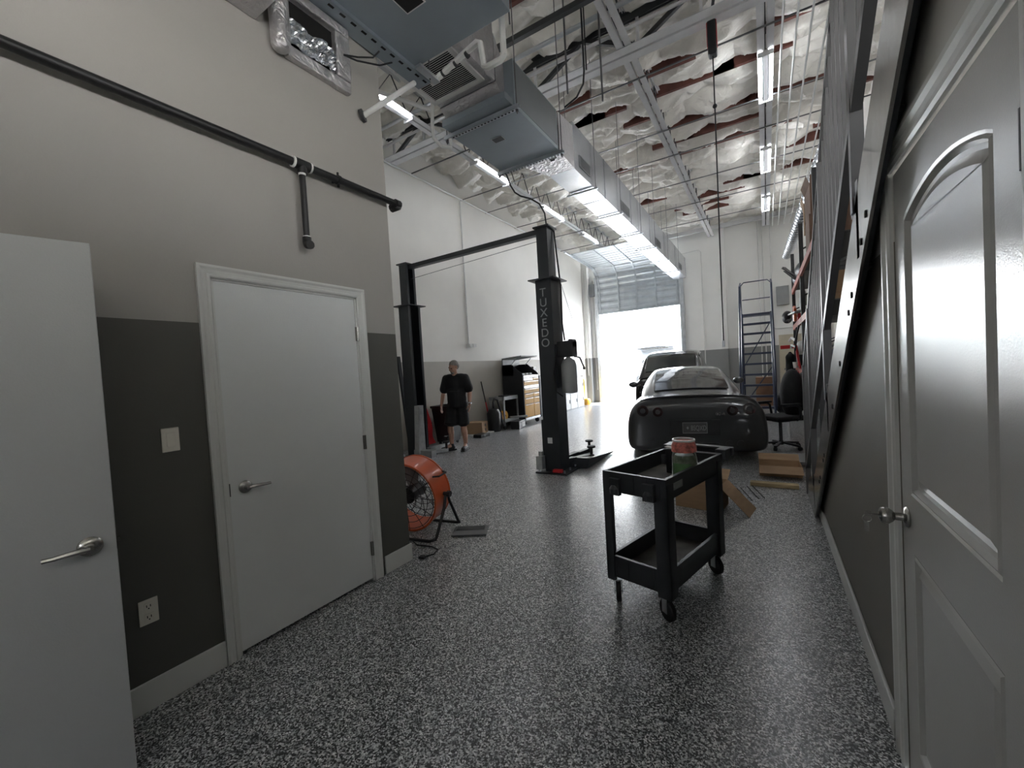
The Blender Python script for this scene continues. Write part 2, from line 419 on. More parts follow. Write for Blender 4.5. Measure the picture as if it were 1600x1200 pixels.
# ---------------------------------------------------------------- roll-up door (partly open)
D0, D1 = -5.64, -2.56
struct_door = thing('door_4', 'galvanised sectional roll-up door raised above the opening', 'roll-up door', (-4.1, BY, 0)); struct_door['kind'] = 'structure'
def panel(pts):
    """one door section: ribbed sheet through (y,z) pts"""
    mb = MB(); n = 8; a, b = Vector(pts[0]), Vector(pts[1]); d = (b - a); nrm = Vector((-d.y, d.x)).normalized()
    prof = []
    for i in range(n + 1):
        t = i / n; off = (.0, .028, .028, 0, 0, .028, .028, 0, 0)[i]
        prof.append(a + d * t + nrm * off)
    mb.strip([[(D0 + .03, p.x, p.y) for p in prof], [(D1 - .03, p.x, p.y) for p in prof]])
    mb.add([(x, q.x, q.y) for x in (D0 + .03, D1 - .03) for q in (a - nrm * .012, b - nrm * .012)], [(0, 1, 3, 2)])
    for x in (D0 + .10, D0 + .85, D0 + 1.55, D0 + 2.25, D1 - .10):
        A = a + nrm * .03; B = b + nrm * .03
        mb.beam((x, A.x, A.y), (x, B.x, B.y), .05, .02, (0, nrm.x, nrm.y))
    return mb
path = [(16.02, 3.56), (16.02, 4.07), (16.02, 4.58), (15.86, 5.02), (15.45, 5.27), (14.93, 5.30), (14.42, 5.32), (13.91, 5.34), (13.4, 5.36)]
for a, b in zip(path, path[1:]): build(panel((a, b)), 'door_section', M['slat'], struct_door, W=True)
for x in (D0 + .0, D1 - .0):
    build(MB().tube([(x, 16.03, 0), (x, 16.03, 4.6), (x, 15.9, 5.0), (x, 15.7, 5.2), (x, 15.4, 5.26), (x, 13.0, 5.36)], .035, 6), 'track', M['steel'], struct_door, W=True)
build(MB().bx(D0 + .03, D1 - .03, 15.99, 16.05, 3.50, 3.56), 'bottom_bar', M['slat'], struct_door, W=True)
struct(build(MB().bx(D0 - .12, D0 - .035, 16.02, 16.1, 0, 5.0).bx(D1 + .035, D1 + .12, 16.02, 16.1, 0, 5.0), 'trim_roll_door', M['steel']), 'steel jambs of the roll-up door', 'trim')
# tan personnel door in the rear wall
t = thing('door_5', 'tan personnel door in the rear wall behind the rack', 'door', (.85, BY, 0)); t['kind'] = 'structure'
build(MB().bx(.38, 1.32, BY - .05, BY, 0, 2.12), 'door_frame', M['tan'], t, W=True)
build(MB().bx(.44, 1.26, BY - .075, BY - .03, .01, 2.05), 'door_slab', M['tan'], t, W=True)
build(MB().cyl((.52, BY - .07, 1.0), (.52, BY - .14, 1.0), .03), 'door_knob', M['chrome'], t, W=True)

# ---------------------------------------------------------------- door 1: closed white office door
def lever(mb_plate, T, s):
    """rosette + lever, in door coordinates (x along door, y out of door, z up)"""
    mb_plate.lathe([(.001, 0), (.034, 0), (.036, .006), (.030, .014), (.014, .018), (.012, .045), (.014, .05), (.001, .052)], 20, T @ Matrix.Rotation(-PI / 2, 4, 'X'))
    pts = [(0, .046, 0), (s * .02, .052, .002), (s * .055, .056, .001), (s * .09, .052, -.003), (s * .115, .046, -.004)]
    return mb_plate.tube([T @ Vector(p) for p in pts], [.011, .011, .010, .009, .0085], 8)
d = thing('door_1', 'closed white slab door in the office partition with lever handle', 'door', (PX, 1.51, 0)); d['kind'] = 'structure'
build(MB().bx(PX - .045, PX - .006, 1.068, 1.952, .022, 2.045), 'door_slab', M['door'], d, W=True)
T = Matrix.Translation((PX - .006, 1.145, .915)) @ Matrix.Rotation(-PI / 2, 4, 'Z')
T = Matrix(((0, 1, 0, PX - .006), (1, 0, 0, 1.145), (0, 0, 1, .915), (0, 0, 0, 1)))
build(lever(MB(), T, 1), 'lever_handle', M['chrome'], d, W=True, smooth=True)
for z in (.24, 1.02, 1.80):
    build(MB().cyl((PX + .006, 1.957, z - .05), (PX + .006, 1.957, z + .05), .009).bx(PX - .004, PX + .002, 1.945, 1.972, z - .05, z + .05), 'hinge', M['chrome'], d, W=True)
build(MB().bx(PX - .012, PX + .0, 1.064, 1.069, .88, .95), 'latch_plate', M['dark'], d, W=True)
j = MB().bx(PX - .13, PX - .001, 1.05, 1.066, 0, 2.06).bx(PX - .13, PX - .001, 1.954, 1.966, 0, 2.06).bx(PX - .13, PX - .001, 1.05, 1.966, 2.047, 2.06)
struct(build(j, 'trim_door_jamb', M['trim']), 'jamb of the office door', 'trim')
def casing(name, x, sgn, y0, y1, zt, wd=.066):
    """colonial casing on a wall at x facing sgn; inner opening y0..y1, top zt"""
    mb = MB(); prof = [(0, .010), (.12, .016), (.3, .016), (.36, .011), (.62, .013), (.8, .020), (1, .020)]
    def leg(p_of):
        rows = []
        for t, dd in prof: rows.append(p_of(t * wd, dd))
        rows.append(p_of(wd, 0)); rows.insert(0, p_of(0, 0)); mb.strip(rows)
    for side, yy in ((-1, y0), (1, y1)):
        leg(lambda o_, d_: [(x + sgn * d_, yy + side * o_, 0), (x + sgn * d_, yy + side * o_, zt + o_)])
    leg(lambda o_, d_: [(x + sgn * d_, y0 - o_, zt + o_), (x + sgn * d_, y1 + o_, zt + o_)])
    struct(build(mb, name, M['trim']), 'moulded white door casing', 'trim')
casing('trim_casing_left', PX, 1, 1.052, 1.964, 2.058)

# ---------------------------------------------------------------- door 2: open slab at the left edge
a = math.atan2(.206, .055)
d = thing('door_2', 'white slab door standing open at the left edge', 'door', (-2.135, .515, 0), a); d['kind'] = 'structure'
build(MB().bx(-.86, 0, 0, .036, .012, 2.04), 'door_slab', M['door_dim'], d, bevel=.002)
T = Matrix(((-1, 0, 0, -.07), (0, -1, 0, 0), (0, 0, 1, .915), (0, 0, 0, 1)))
build(lever(MB(), T, 1), 'lever_handle', M['chrome'], d, smooth=True)
build(MB().bx(-.001, .003, .008, .028, .88, .945).bx(.002, .011, .012, .024, .905, .922), 'latch', M['chrome'], d)

# ---------------------------------------------------------------- door 3: glossy moulded door at the right edge
d = thing('door_3', 'glossy grey-white moulded door with arched panel at the right edge', 'door', (RX, 1.45, 0)); d['kind'] = 'structure'
XF = RX + .002            # door face
slab = MB()
def loop_pts(y0, y1, z0, z1, arch=0, n=18):
    pts = [(y0, z0), (y1, z0), (y1, z1)]
    if arch:
        for i in range(1, n):
            t = i / n; pts.append((y1 + (y0 - y1) * t, z1 + arch * (math.sin(PI * t) ** .8)))
    else: pts += [(y1 + (y0 - y1) * i / n, z1) for i in range(1, n)]
    pts.append((y0, z1)); return pts
def inset(pts, dlt):
    c = sum((Vector(p) for p in pts), Vector((0, 0))) / len(pts); out = []; n = len(pts)
    for i in range(n):
        p0, p1, p2 = Vector(pts[i - 1]), Vector(pts[i]), Vector(pts[(i + 1) % n])
        e = ((p1 - p0).normalized() + (p2 - p1).normalized()).normalized(); nn = Vector((-e.y, e.x)); cs = max(.6, abs(nn.dot(Vector((-(p1 - p0).normalized().y, (p1 - p0).normalized().x)))))
        out.append(tuple(p1 + nn * dlt / cs))
    return out
P1 = loop_pts(1.165, 1.765, 1.0, 1.872, .062)
P2 = loop_pts(1.165, 1.755, .15, .815)
# door face with two sunken moulded panels
def face_ring(outer_rect, hole):
    bm = bmesh.new()
    ov = [bm.verts.new((XF, *p)) for p in outer_rect]; hv = [bm.verts.new((XF, *p)) for p in hole]
    e = [bm.edges.new((ov[i], ov[(i + 1) % len(ov)])) for i in range(len(ov))] + [bm.edges.new((hv[i], hv[(i + 1) % len(hv)])) for i in range(len(hv))]
    bmesh.ops.triangle_fill(bm, edges=e, use_beauty=True)
    bm.verts.index_update()
    slab.add([v.co.copy() for v in bm.verts], [tuple(v.index for v in f_.verts) for f_ in bm.faces]); bm.free()
Y0, Y1 = 1.035, 1.865
face_ring([(Y0, .91), (Y1, .91), (Y1, 2.04), (Y0, 2.04)], P1)
face_ring([(Y0, .012), (Y1, .012), (Y1, .91), (Y0, .91)], P2)
for P in (P1, P2):
    prof = [(0, 0), (.008, .003), (.016, -.001), (.024, .012), (.036, .013), (.062, .004)]
    loops = [[(XF + dx, *p) for p in inset(P, o_)] for o_, dx in prof]
    for l0, l1 in zip(loops, loops[1:]):
        n = len(l0); slab.add(l0 + l1, [(i, (i + 1) % n, n + (i + 1) % n, n + i) for i in range(n)])
    slab.add(loops[-1], [tuple(range(len(loops[-1])))])
slab.bx(XF + .0135, XF + .036, Y0, Y1, .012, 2.04)
slab.add([(XF + .036 * (k in (1, 2)), Y0, (.012, .012, 2.04, 2.04)[k]) for k in range(4)], [(0, 1, 2, 3)])
slab.add([(XF + .036 * (k in (1, 2)), Y1, (.012, .012, 2.04, 2.04)[k]) for k in range(4)], [(0, 1, 2, 3)])
build(slab, 'door_slab', M['gdoor'], d, W=True)
kb = MB(); T = Matrix.Translation((XF, 1.80, .915)) @ Matrix.Rotation(-PI / 2, 4, 'Y')
kb.lathe([(.001, 0), (.032, 0), (.034, .004), (.030, .009), (.013, .014), (.0125, .034), (.019, .04), (.0265, .05), (.0275, .06), (.024, .069), (.012, .074), (.001, .075)], 22, T)
k = build(kb, 'door_knob', M['chrome'], d, W=True, smooth=True)
build(MB().tube([(XF - .075, 1.80, .915), (XF - .10, 1.80, .915)], .003, 6).bx(XF - .112, XF - .094, 1.7985, 1.8015, .907, .923)
      .tube([(XF - .104, 1.80, .915 - .012 + .012 * math.cos(i * .6)) if False else (XF - .104 + .012 * math.sin(i * PI / 5), 1.80, .899 + .012 * math.cos(i * PI / 5)) for i in range(10)], .0015, 5, True)
      .bx(XF - .112, XF - .100, 1.799, 1.801, .855, .888), 'key', M['chrome'], d, W=True)
for z in (.25, 1.04, 1.80): build(MB().bx(XF - .004, XF + .002, 1.022, 1.05, z - .048, z + .048).cyl((XF - .006, 1.034, z - .05), (XF - .006, 1.034, z + .05), .008), 'hinge', M['dark'], d, W=True)
casing('trim_casing_right', RX, -1, 1.025, 1.872, 2.05, .075)
struct(build(MB().bx(RX + .04, RX + .12, 1.018, 1.034, 0, 2.06).bx(RX + .04, RX + .12, 1.866, 1.882, 0, 2.06).bx(RX + .04, RX + .12, 1.018, 1.88, 2.042, 2.06), 'trim_door_jamb_right', M['trim']), 'jamb of the moulded door', 'trim')

# ---------------------------------------------------------------- outlet, switch on the partition
t = thing('light_switch', 'ivory rocker light switch on the dark grey dado beside the closed door', 'light switch', (PX, .825, 1.234))
build(MB().bx(PX, PX + .006, .789, .861, 1.176, 1.292), 'cover_plate', M['beige'], t, W=True, bevel=.003)
build(MB().bx(PX + .005, PX + .011, .808, .842, 1.20, 1.268), 'rocker', M['beige'], t, W=True, bevel=.002)
t = thing('wall_outlet', 'ivory double socket outlet low on the dark grey dado', 'outlet', (PX, .688, .452))
build(MB().bx(PX, PX + .006, .652, .724, .394, .51), 'cover_plate', M['beige'], t, W=True, bevel=.003)
for z in (.427, .477):
    s = build(MB().bx(PX + .005, PX + .0085, .671, .705, z - .018, z + .018), 'socket', M['beige'], t, W=True, bevel=.004)
    build(MB().bx(PX + .008, PX + .0092, .679, .682, z - .003, z + .008).bx(PX + .008, PX + .0092, .693, .696, z - .003, z + .008).bx(PX + .008, PX + .0092, .685, .690, z - .012, z - .007), 'slots', M['void_black'], s, W=True)

# ---------------------------------------------------------------- black sprinkler pipe on the partition
pz = 2.835; px = PX + .06
t = thing('sprinkler_pipe', 'black steel pipe running along the office partition with a short drop', 'pipe', (px, 1.58, pz))
build(MB().cyl((px, -3.08, pz), (px, 2.40, pz), .024), 'main_pipe', M['blackpipe'], t, W=True, smooth=True)
build(MB().cyl((px, 1.585, pz), (px, 1.585, 2.36), .019), 'drop_pipe', M['blackpipe'], t, W=True, smooth=True)
build(MB().cyl((px, 1.535, pz), (px, 1.635, pz), .033).cyl((px, 1.585, pz), (px, 1.585, pz - .055), .031), 'tee_fitting', M['blackpipe'], t, W=True, smooth=True)
build(MB().tube([(px, 1.585, 2.385), (px, 1.585, 2.355), (px + .012, 1.583, 2.335), (px + .04, 1.58, 2.33)], .027, 10), 'elbow_fitting', M['blackpipe'], t, W=True, smooth=True)
build(MB().tube([(px, 2.35, pz), (px, 2.385, pz), (px - .02, 2.40, pz), (px - .09, 2.40, pz)], .034, 10), 'end_elbow', M['blackpipe'], t, W=True, smooth=True)
for y in (1.53, 1.64): build(MB().cyl((px, y - .006, pz), (px, y + .006, pz), .0335), 'thread_tape', M['tape'], t, W=True)
build(MB().cyl((px, 1.585, pz - .055), (px, 1.585, pz - .066), .0225), 'thread_tape', M['tape'], t, W=True)
build(MB().cyl((px, 1.585, 2.392), (px, 1.585, 2.384), .0225), 'thread_tape', M['tape'], t, W=True)
build(MB().cyl((px, 1.835, pz), (px, 1.855, pz), .031).bx(PX, px, 1.838, 1.852, pz - .006, pz + .006).bx(px - .006, px + .006, 1.84, 1.85, pz - .05, pz + .05), 'pipe_clamp', M['blackpipe'], t, W=True)

# ---------------------------------------------------------------- foil duct boots high on the partition
t = thing('foil_vent_boot', 'foil-wrapped duct boot with dark open mouth high on the office partition', 'duct boot', (PX + .06, 1.65, 3.7))
b = MB().bx(PX, PX + .05, 1.56, 2.02, 3.50, 3.575).bx(PX, PX + .06, 1.56, 2.02, 3.88, 3.94).bx(PX, PX + .06, 1.91, 2.02, 3.575, 3.88)
b.cyl((PX + .06, 1.51, 3.52), (PX + .06, 1.51, 3.94), .055, .06, 16).ell((PX + .06, 1.51, 3.52), (.055, .055, .04), 12)
build(b, 'foil_wrap', M['foil'], t, W=True, bevel=.01)
build(MB().bx(PX + .002, PX + .012, 1.56, 1.91, 3.575, 3.88), 'opening', M['void_black'], t, W=True)
rows_ = []
for iy in range(25):
    y = 1.57 + .33 * iy / 24
    rows_.append([(PX + .045 + .05 * noise.noise(Vector((y * 14, z_ * 17, 3))) + .02 * noise.noise(Vector((y * 40, z_ * 40, 8))), y, z_) for z_ in [3.578 + .165 * q / 12 for q in range(13)]])
build(MB().strip(rows_), 'crumpled_foil', M['duct'], t, W=True, solid=.003)
build(MB().tube([(PX + .1, 1.93, 3.70), (PX + .16, 2.0, 3.70), (PX + .2, 2.1, 3.74), (PX + .2, 2.16, 3.82)], .006, 6).tube([(PX + .1, 1.93, 3.70), (PX + .15, 2.0, 3.68), (PX + .24, 2.12, 3.68), (PX + .26, 2.22, 3.75)], .006, 6), 'wires', M['black'], t, W=True)
t = tag(build(MB().bx(PX, PX + .22, .75, 1.40, 3.62, 3.93), 'foil_vent_box', M['foil'], bevel=.01), 'foil-faced duct box nearest the top edge on the office partition', 'duct box')
# ================================================================== overhead steel
ZB, ZT = 5.70, 6.22
def joist(name, label, x, y0, y1, group='roof joists along the shop'):
    t = thing(name, label, 'roof joist', (x, y0, ZB), 0, group)
    for s in (-1, 1):
        build(MB().bx(x + s * .014, x + s * .098, y0, y1, ZB, ZB + .006).bx(x + s * .012, x + s * .018, y0, y1, ZB, ZB + .045), 'bottom_chord', M['joist'], t, W=True)
        build(MB().bx(x + s * .012, x + s * .055, y0, y1, ZT, ZT + .006).bx(x + s * .012, x + s * .018, y0, y1, ZT - .045, ZT), 'top_chord', M['joist'], t, W=True)
    n = max(2, int((y1 - y0) / .62)); pts = []
    for i in range(2 * n + 1): pts.append((x, y0 + .05 + (y1 - y0 - .1) * i / (2 * n), (ZB + .02, ZT - .02)[i % 2]))
    build(MB().tube(pts, .011, 6), 'web', M['dark'], t, W=True)
    return t
GY = 5.88
joist('roof_joist', 'roof joist with white twin bottom rails just left of the hanging cord reel', -1.47, GY + .1, BY - .05)
joist('roof_joist', 'roof joist carrying the right-hand row of lit tubes, running to the rear wall', .14, GY + .1, BY - .05)
joist('roof_joist', 'roof joist hidden mostly above the long duct', -3.15, GY + .1, BY - .05)
joist('roof_joist', 'roof joist over the lift carrying the left-hand row of tubes', -4.82, GY + .1, BY - .05)
joist('roof_joist', 'near roof joist on this side of the girder, beyond the first air handler', -1.47, -1.0, GY - .1)
joist('roof_joist', 'near roof joist on this side of the girder in line with the right-hand tubes', .14, -1.0, GY - .1)
joist('roof_joist', 'near roof joist on this side of the girder above the first left-hand tube', -4.82, 2.4, GY - .1)
# girder
t = thing('roof_girder', 'deep white steel girder crossing the shop under the roof', 'girder', (-2.2, GY, ZB))
for s in (-1, 1):
    build(MB().bx(LX + .02, RW, GY + s * .018, GY + s * .155, ZB - .01, ZB).bx(LX + .02, RW, GY + s * .016, GY + s * .026, ZB, ZB + .09), 'bottom_chord', M['joist'], t, W=True)
    build(MB().bx(LX + .02, RW, GY + s * .016, GY + s * .10, 6.20, 6.21).bx(LX + .02, RW, GY + s * .016, GY + s * .026, 6.11, 6.20), 'top_chord', M['dark'], t, W=True)
k = 0; x = LX + .2
while x < RW - .8:
    a, b = ((x, GY, ZB + .04), (x + .78, GY, 6.16)) if k % 2 == 0 else ((x, GY, 6.16), (x + .78, GY, ZB + .04))
    build(MB().beam(a, b, .06, .05, (0, 1, 0)), 'web_diagonal', M['dark'], t, W=True)
    build(MB().beam((x, GY, ZB + .03), (x, GY, 6.17), .035, .035, (0, 1, 0)), 'web_post', M['joist'], t, W=True)
    x += .78; k += 1
for q, (y, z, r, lab) in enumerate(((5.55, 5.78, .022, 'white conduit crossing the shop just in front of the girder'), (5.35, 5.95, .03, 'grey pipe crossing above the conduit in front of the girder'))):
    tag(build(MB().cyl((LX, y, z), (RW, y, z), r), 'ceiling_conduit', (M['joist'], M['steel'])[q], smooth=True), lab, 'conduit')
# slotted strut over the second unit
t = build(MB().bx(-2.9, .2, 4.40, 4.42, 5.38, 5.44).bx(-2.9, .2, 4.38, 4.44, 5.36, 5.38), 'slotted_strut', M['dark']); tag(t, 'dark slotted strut crossing high above the second air handler', 'strut')
# bridging rods
for i, (y, z, lab) in enumerate(((6.45, 5.69, 'nearest the girder'), (8.15, 5.69, 'second from the girder'), (9.2, 5.69, 'third from the girder'), (10.7, 5.69, 'fourth from the girder'), (12.3, 5.69, 'fifth from the girder'), (13.9, 5.69, 'closest to the rear wall'))):
    tag(build(MB().beam((LX + .005, y, z - .003), (RW, y, z - .003), .018, .018), 'bridging_bar', M['rod']), 'thin dark bridging bar across the joists, ' + lab, 'bridging bar', 'bridging bars under the joists')
tag(build(MB().bx(LX + .22, RW, 15.88, 15.98, 5.90, 6.03), 'roof_ledger', M['joist']), 'white ledger beam along the top of the rear wall', 'ledger beam')
tag(build(MB().cyl((LX + .05, 2.4, 5.66), (LX + .05, 15.7, 5.72), .022), 'wall_pipe', M['pvc'], smooth=True), 'white pipe along the top of the left shop wall', 'pipe')
# parallel conduits over the rack
for i, (x, y0, lab) in enumerate(((.32, -1, 'leftmost of the five'), (.475, -1, 'second from left of the five'), (.63, -1, 'middle one of the five'), (.80, -1, 'fourth from left of the five'), (.96, 2.2, 'rightmost of the five'))):
    tag(build(MB().cyl((x, y0, 5.62), (x, 15.9, 5.62), .013, n=8), 'roof_conduit', M['pvc'], smooth=True), 'white conduit running back under the roof by the stair, ' + lab, 'conduit', 'parallel conduits at the right')
# spiral duct
pr = [(.115, 0)]; z = 0
while z < 8.2:
    pr += [(.115, z + .14), (.122, z + .15), (.115, z + .16)]; z += .2
tag(build(MB().lathe(pr, 20, Matrix.Translation((.905, 6.5, 4.47)) @ Matrix.Rotation(.034, 4, 'Z') @ Matrix.Rotation(-PI / 2 - .012, 4, 'X')), 'vent_duct', M['duct'], smooth=True), 'round spiral duct running back above the rack', 'duct')

# ---------------------------------------------------------------- tube lights
def tube_light(x, y0, y1, label, sides=(-1, 1)):
    t = thing('hanging_tube_light', label, 'light fixture', (x, (y0 + y1) / 2, 5.6), 0, 'tube lights under the joists')
    build(MB().bx(x - .03, x + .03, y0, y1, 5.645, 5.70).add([(x - .042, y0, 5.645), (x + .042, y0, 5.645), (x + .042, y1, 5.645), (x - .042, y1, 5.645), (x - .03, y0, 5.69), (x + .03, y0, 5.69), (x + .03, y1, 5.69), (x - .03, y1, 5.69)], [(0, 3, 7, 4), (1, 5, 6, 2)]), 'housing', M['joist'], t, W=True)
    for s in sides: build(MB().cyl((x + s * .074, y0 + .03, 5.650), (x + s * .074, y1 - .03, 5.650), .018, n=10), 'lit_tube', M['tube'], t, W=True, smooth=True)
    for y in (y0, y1): build(MB().bx(x - .095, x + .095, y - .012, y + .012, 5.62, 5.68), 'end_cap', M['joist'], t, W=True)
for a, b, l in ((6.96, 8.2, 'nearest of the right-hand row'), (10.04, 11.26, 'middle of the right-hand row'), (13.0, 14.2, 'farthest of the right-hand row')):
    tube_light(.14, a, b, 'lit twin tube light, ' + l)
for a, b, l in ((3.85, 5.08, 'nearest of the left-hand row, by the partition corner'), (6.85, 8.07, 'second of the left-hand row, beside the second air handler'), (9.75, 11.0, 'third of the left-hand row, over the lift'), (12.55, 13.8, 'farthest of the left-hand row')):
    tube_light(-4.82, a, b, 'lit single tube light, ' + l, (1,))

# ---------------------------------------------------------------- air handlers, plenum, duct
def slotted(mb, p0, p1, w, axis, n):
    """flat strip with a row of slots, returns dark slot boxes in a second mesh"""
    sl = []
    for i in range(n):
        t = (i + .5) / n; c = Vector(p0).lerp(Vector(p1), t); L = (Vector(p1) - Vector(p0)).length / n * .45
        d = (L, w * .34, .004) if axis == 'x' else (w * .34, L, .004)
        sl.append(MB().box(c, d))
    return sl
# first unit, over the camera side
ux0, ux1, uy0, uy1, uz = -2.36, -1.44, 1.42, 2.60, 3.98
t = thing('air_handler', 'blue-grey air handler at the top edge, nearest the viewer', 'air handler', ((ux0 + ux1) / 2, (uy0 + uy1) / 2, uz), 0, 'ceiling air handlers')
build(MB().bx(ux0, ux1, uy0, uy1, uz, uz + .55), 'casing', M['unit'], t, W=True, bevel=.006)
build(MB().bx(-2.03, -1.86, 2.02, 2.20, uz - .004, uz), 'rating_label', M['lightp'], t, W=True)
build(MB().bx(-2.02, -1.87, 2.03, 2.19, uz - .006, uz - .003), 'label_print', M['void_black'], t, W=True)
st = MB().bx(-2.475, -2.335, 1.0, 2.76, uz - .032, uz - .028).bx(-2.475, -2.47, 1.0, 2.76, uz - .03, uz + .07).bx(-2.34, -2.335, 1.0, 2.76, uz - .03, uz + .01)
s_ = build(st, 'support_channel', M['unit'], t, W=True)
for q in slotted(None, (-2.365, 1.0, uz - .033), (-2.365, 2.76, uz - .033), .05, 'y', 20): build(q, 'slot', M['void_black'], s_, W=True)
build(MB().bx(-2.31, -2.25, 2.55, 2.78, uz - .05, uz - .025), 'end_bracket', M['steel'], t, W=True)
for p in ((-2.29, 2.70), (-1.46, 2.62)): build(MB().cyl((p[0], p[1], uz - .06), (p[0], p[1], 6.2), .006, n=6), 'hanger_rod', M['rod'], t, W=True)
# second unit
vx0, vx1, vy0, vy1, vz = -2.99, -2.125, 3.82, 4.88, 4.20
t = thing('air_handler', 'blue-grey air handler hung at the head of the long duct', 'air handler', ((vx0 + vx1) / 2, (vy0 + vy1) / 2, vz), 0, 'ceiling air handlers')
build(MB().bx(vx0, vx1, vy0, vy1, vz, vz + .50), 'casing', M['unit'], t, W=True, bevel=.006)
build(MB().bx(vx1, vx1 + .003, vy0 + .02, vy1 - .03, vz + .05, vz + .48), 'side_panel', M['unitd'], t, W=True)
build(MB().bx(-2.66, -2.52, 4.16, 4.26, vz - .004, vz), 'rating_label', M['lightp'], t, W=True)
build(MB().bx(-2.655, -2.525, 4.165, 4.255, vz - .006, vz - .003), 'label_print', M['dark'], t, W=True)
for y in (3.80, 4.90):
    s_ = build(MB().bx(vx0 - .06, vx1 + .06, y - .022, y + .022, vz - .044, vz - .04).bx(vx0 - .06, vx1 + .06, y - .022, y - .018, vz - .044, vz).bx(vx0 - .06, vx1 + .06, y + .018, y + .022, vz - .044, vz), 'support_strut', M['steel'], t, W=True)
    for q in slotted(None, (vx0 - .05, y, vz - .045), (vx1 + .05, y, vz - .045), .045, 'x', 22): build(q, 'slot', M['void_black'], s_, W=True)
    for x in (vx0 - .035, vx1 + .035):
        build(MB().cyl((x, y, vz - .09), (x, y, 6.2), .006, n=6).cyl((x, y, vz - .07), (x, y, vz - .05), .016, n=6), 'hanger_rod', M['rod'], t, W=True)
build(MB().bx(vx0 + .02, vx1 - .02, vy0 - .16, vy0, vz + .02, vz + .09), 'front_lip', M['unit'], t, W=True)
build(MB().bx(-2.30, -2.20, 4.93, 4.99, vz - .03, vz + .05).tube([(-2.25, 4.99, vz), (-2.25, 5.02, vz - .02), (-2.3, 5.02, vz - .02)], .012, 6), 'control_box', M['dark'], t, W=True)
# return plenum with grille
t = thing('return_plenum', 'foil-wrapped return plenum with a slatted grille, between the two air handlers', 'plenum', (-2.6, 3.4, 4.42))
build(MB().bx(-2.98, -2.24, 2.98, 3.66, 4.42, 5.05), 'foil_box', M['foil'], t, W=True, bevel=.02)
build(MB().add([(-2.98, 3.655, 4.42), (-2.24, 3.655, 4.42), (-2.24, 3.82, 4.30), (-2.98, 3.82, 4.30), (-2.98, 3.655, 4.9), (-2.24, 3.655, 4.9), (-2.24, 3.82, 4.7), (-2.98, 3.82, 4.7)], [(0, 1, 2, 3), (4, 5, 6, 7), (1, 2, 6, 5), (0, 3, 7, 4)]), 'foil_collar', M['foil'], t, W=True)
gx0, gx1, gy0, gy1 = -2.97, -2.31, 3.0, 3.56
gf = MB().bx(gx0, gx1, gy0, gy0 + .05, 4.40, 4.42).bx(gx0, gx1, gy1 - .05, gy1, 4.40, 4.42).bx(gx0, gx0 + .05, gy0 + .05, gy1 - .05, 4.40, 4.42).bx(gx1 - .05, gx1, gy0 + .05, gy1 - .05, 4.40, 4.42)
gr = build(gf, 'grille_frame', M['pvc'], t, W=True)
bl = MB()
for i in range(20):
    y = gy0 + .055 + i * .0228; bl.box(((gx0 + gx1) / 2, y, 4.412), (gx1 - gx0 - .1, .011, .003), 0, .55)
build(bl, 'grille_blades', M['pvc'], gr, W=True)
build(MB().bx(gx0 + .05, gx1 - .05, gy0 + .05, gy1 - .05, 4.4175, 4.4185), 'grille_void', M['void_black'], gr, W=True)
# long duct
t = thing('supply_duct', 'long galvanised supply duct running back from the second air handler', 'duct', (-2.34, 9.8, 4.2))
DX0, DX1 = -2.53, -2.15
build(MB().add([(vx0 + .25, 4.92, 4.22), (vx1, 4.92, 4.20), (vx1, 4.92, 4.70), (vx0 + .25, 4.92, 4.68), (DX0, 5.45, 4.2), (DX1, 5.45, 4.2), (DX1, 5.45, 4.78), (DX0, 5.45, 4.78)], [(0, 1, 5, 4), (1, 2, 6, 5), (2, 3, 7, 6), (3, 0, 4, 7), (0, 3, 2, 1), (4, 5, 6, 7)]), 'foil_transition', M['foil'], t, W=True)
ys = [5.44, 6.75, 8.3, 9.85, 11.4, 12.95, 14.72]
for a, b in zip(ys, ys[1:]):
    build(MB().bx(DX0, DX1, a + .003, b - .003, 4.2, 4.84), 'duct_section', M['duct'], t, W=True)
    build(MB().bx(DX0 - .006, DX1 + .006, b - .018, b + .004, 4.194, 4.846), 'duct_seam', M['duct'], t, W=True)
for a, b in ((5.64, 6.06), (7.62, 8.16), (10.42, 10.92), (13.5, 13.95)):
    rg = build(MB().bx(DX1, DX1 + .012, a, b, 4.30, 4.46), 'register', M['box'], t, W=True)
    lv = MB()
    for i in range(5): lv.bx(DX1 + .012, DX1 + .016, a + .03, b - .03, 4.317 + i * .027, 4.328 + i * .027)
    build(lv, 'register_blades', M['dark'], rg, W=True)
for y in (6.2, 7.5, 8.9, 10.2, 11.7, 13.3):
    for x in (DX0 - .03, DX1 + .03): build(MB().cyl((x, y, 4.16), (x, y, 6.2), .005, n=6), 'hanger_rod', M['rod'], t, W=True)
    build(MB().bx(DX0 - .06, DX1 + .06, y - .015, y + .015, 4.165, 4.19), 'trapeze_bar', M['steel'], t, W=True)
# upright conduits beside the second unit
for x, y, r, lab in ((-1.93, 4.8, .012, 'thin vertical conduit dropping beside the second air handler, nearer the viewer'), (-1.78, 5.0, .016, 'dark twin cable dropping from the roof beside the second air handler'), (-1.63, 5.2, .012, 'thin grey drop rod right of the twin cable')):
    tag(build(MB().cyl((x, y, 4.78), (x, y, 6.2), r, n=8) if x != -1.78 else MB().cyl((x, y, 5.1), (x, y, 6.2), .012, n=8).cyl((x + .03, y, 5.1), (x + .03, y, 6.2), .009, n=8).tube([(x, y, 5.1), (x - .02, y, 4.95), (x - .12, y + .02, 4.84), (x - .3, y + .05, 4.80)], .012, 6), 'hanging_conduit', M['rod'] if x != -1.78 else M['black']), lab, 'conduit')
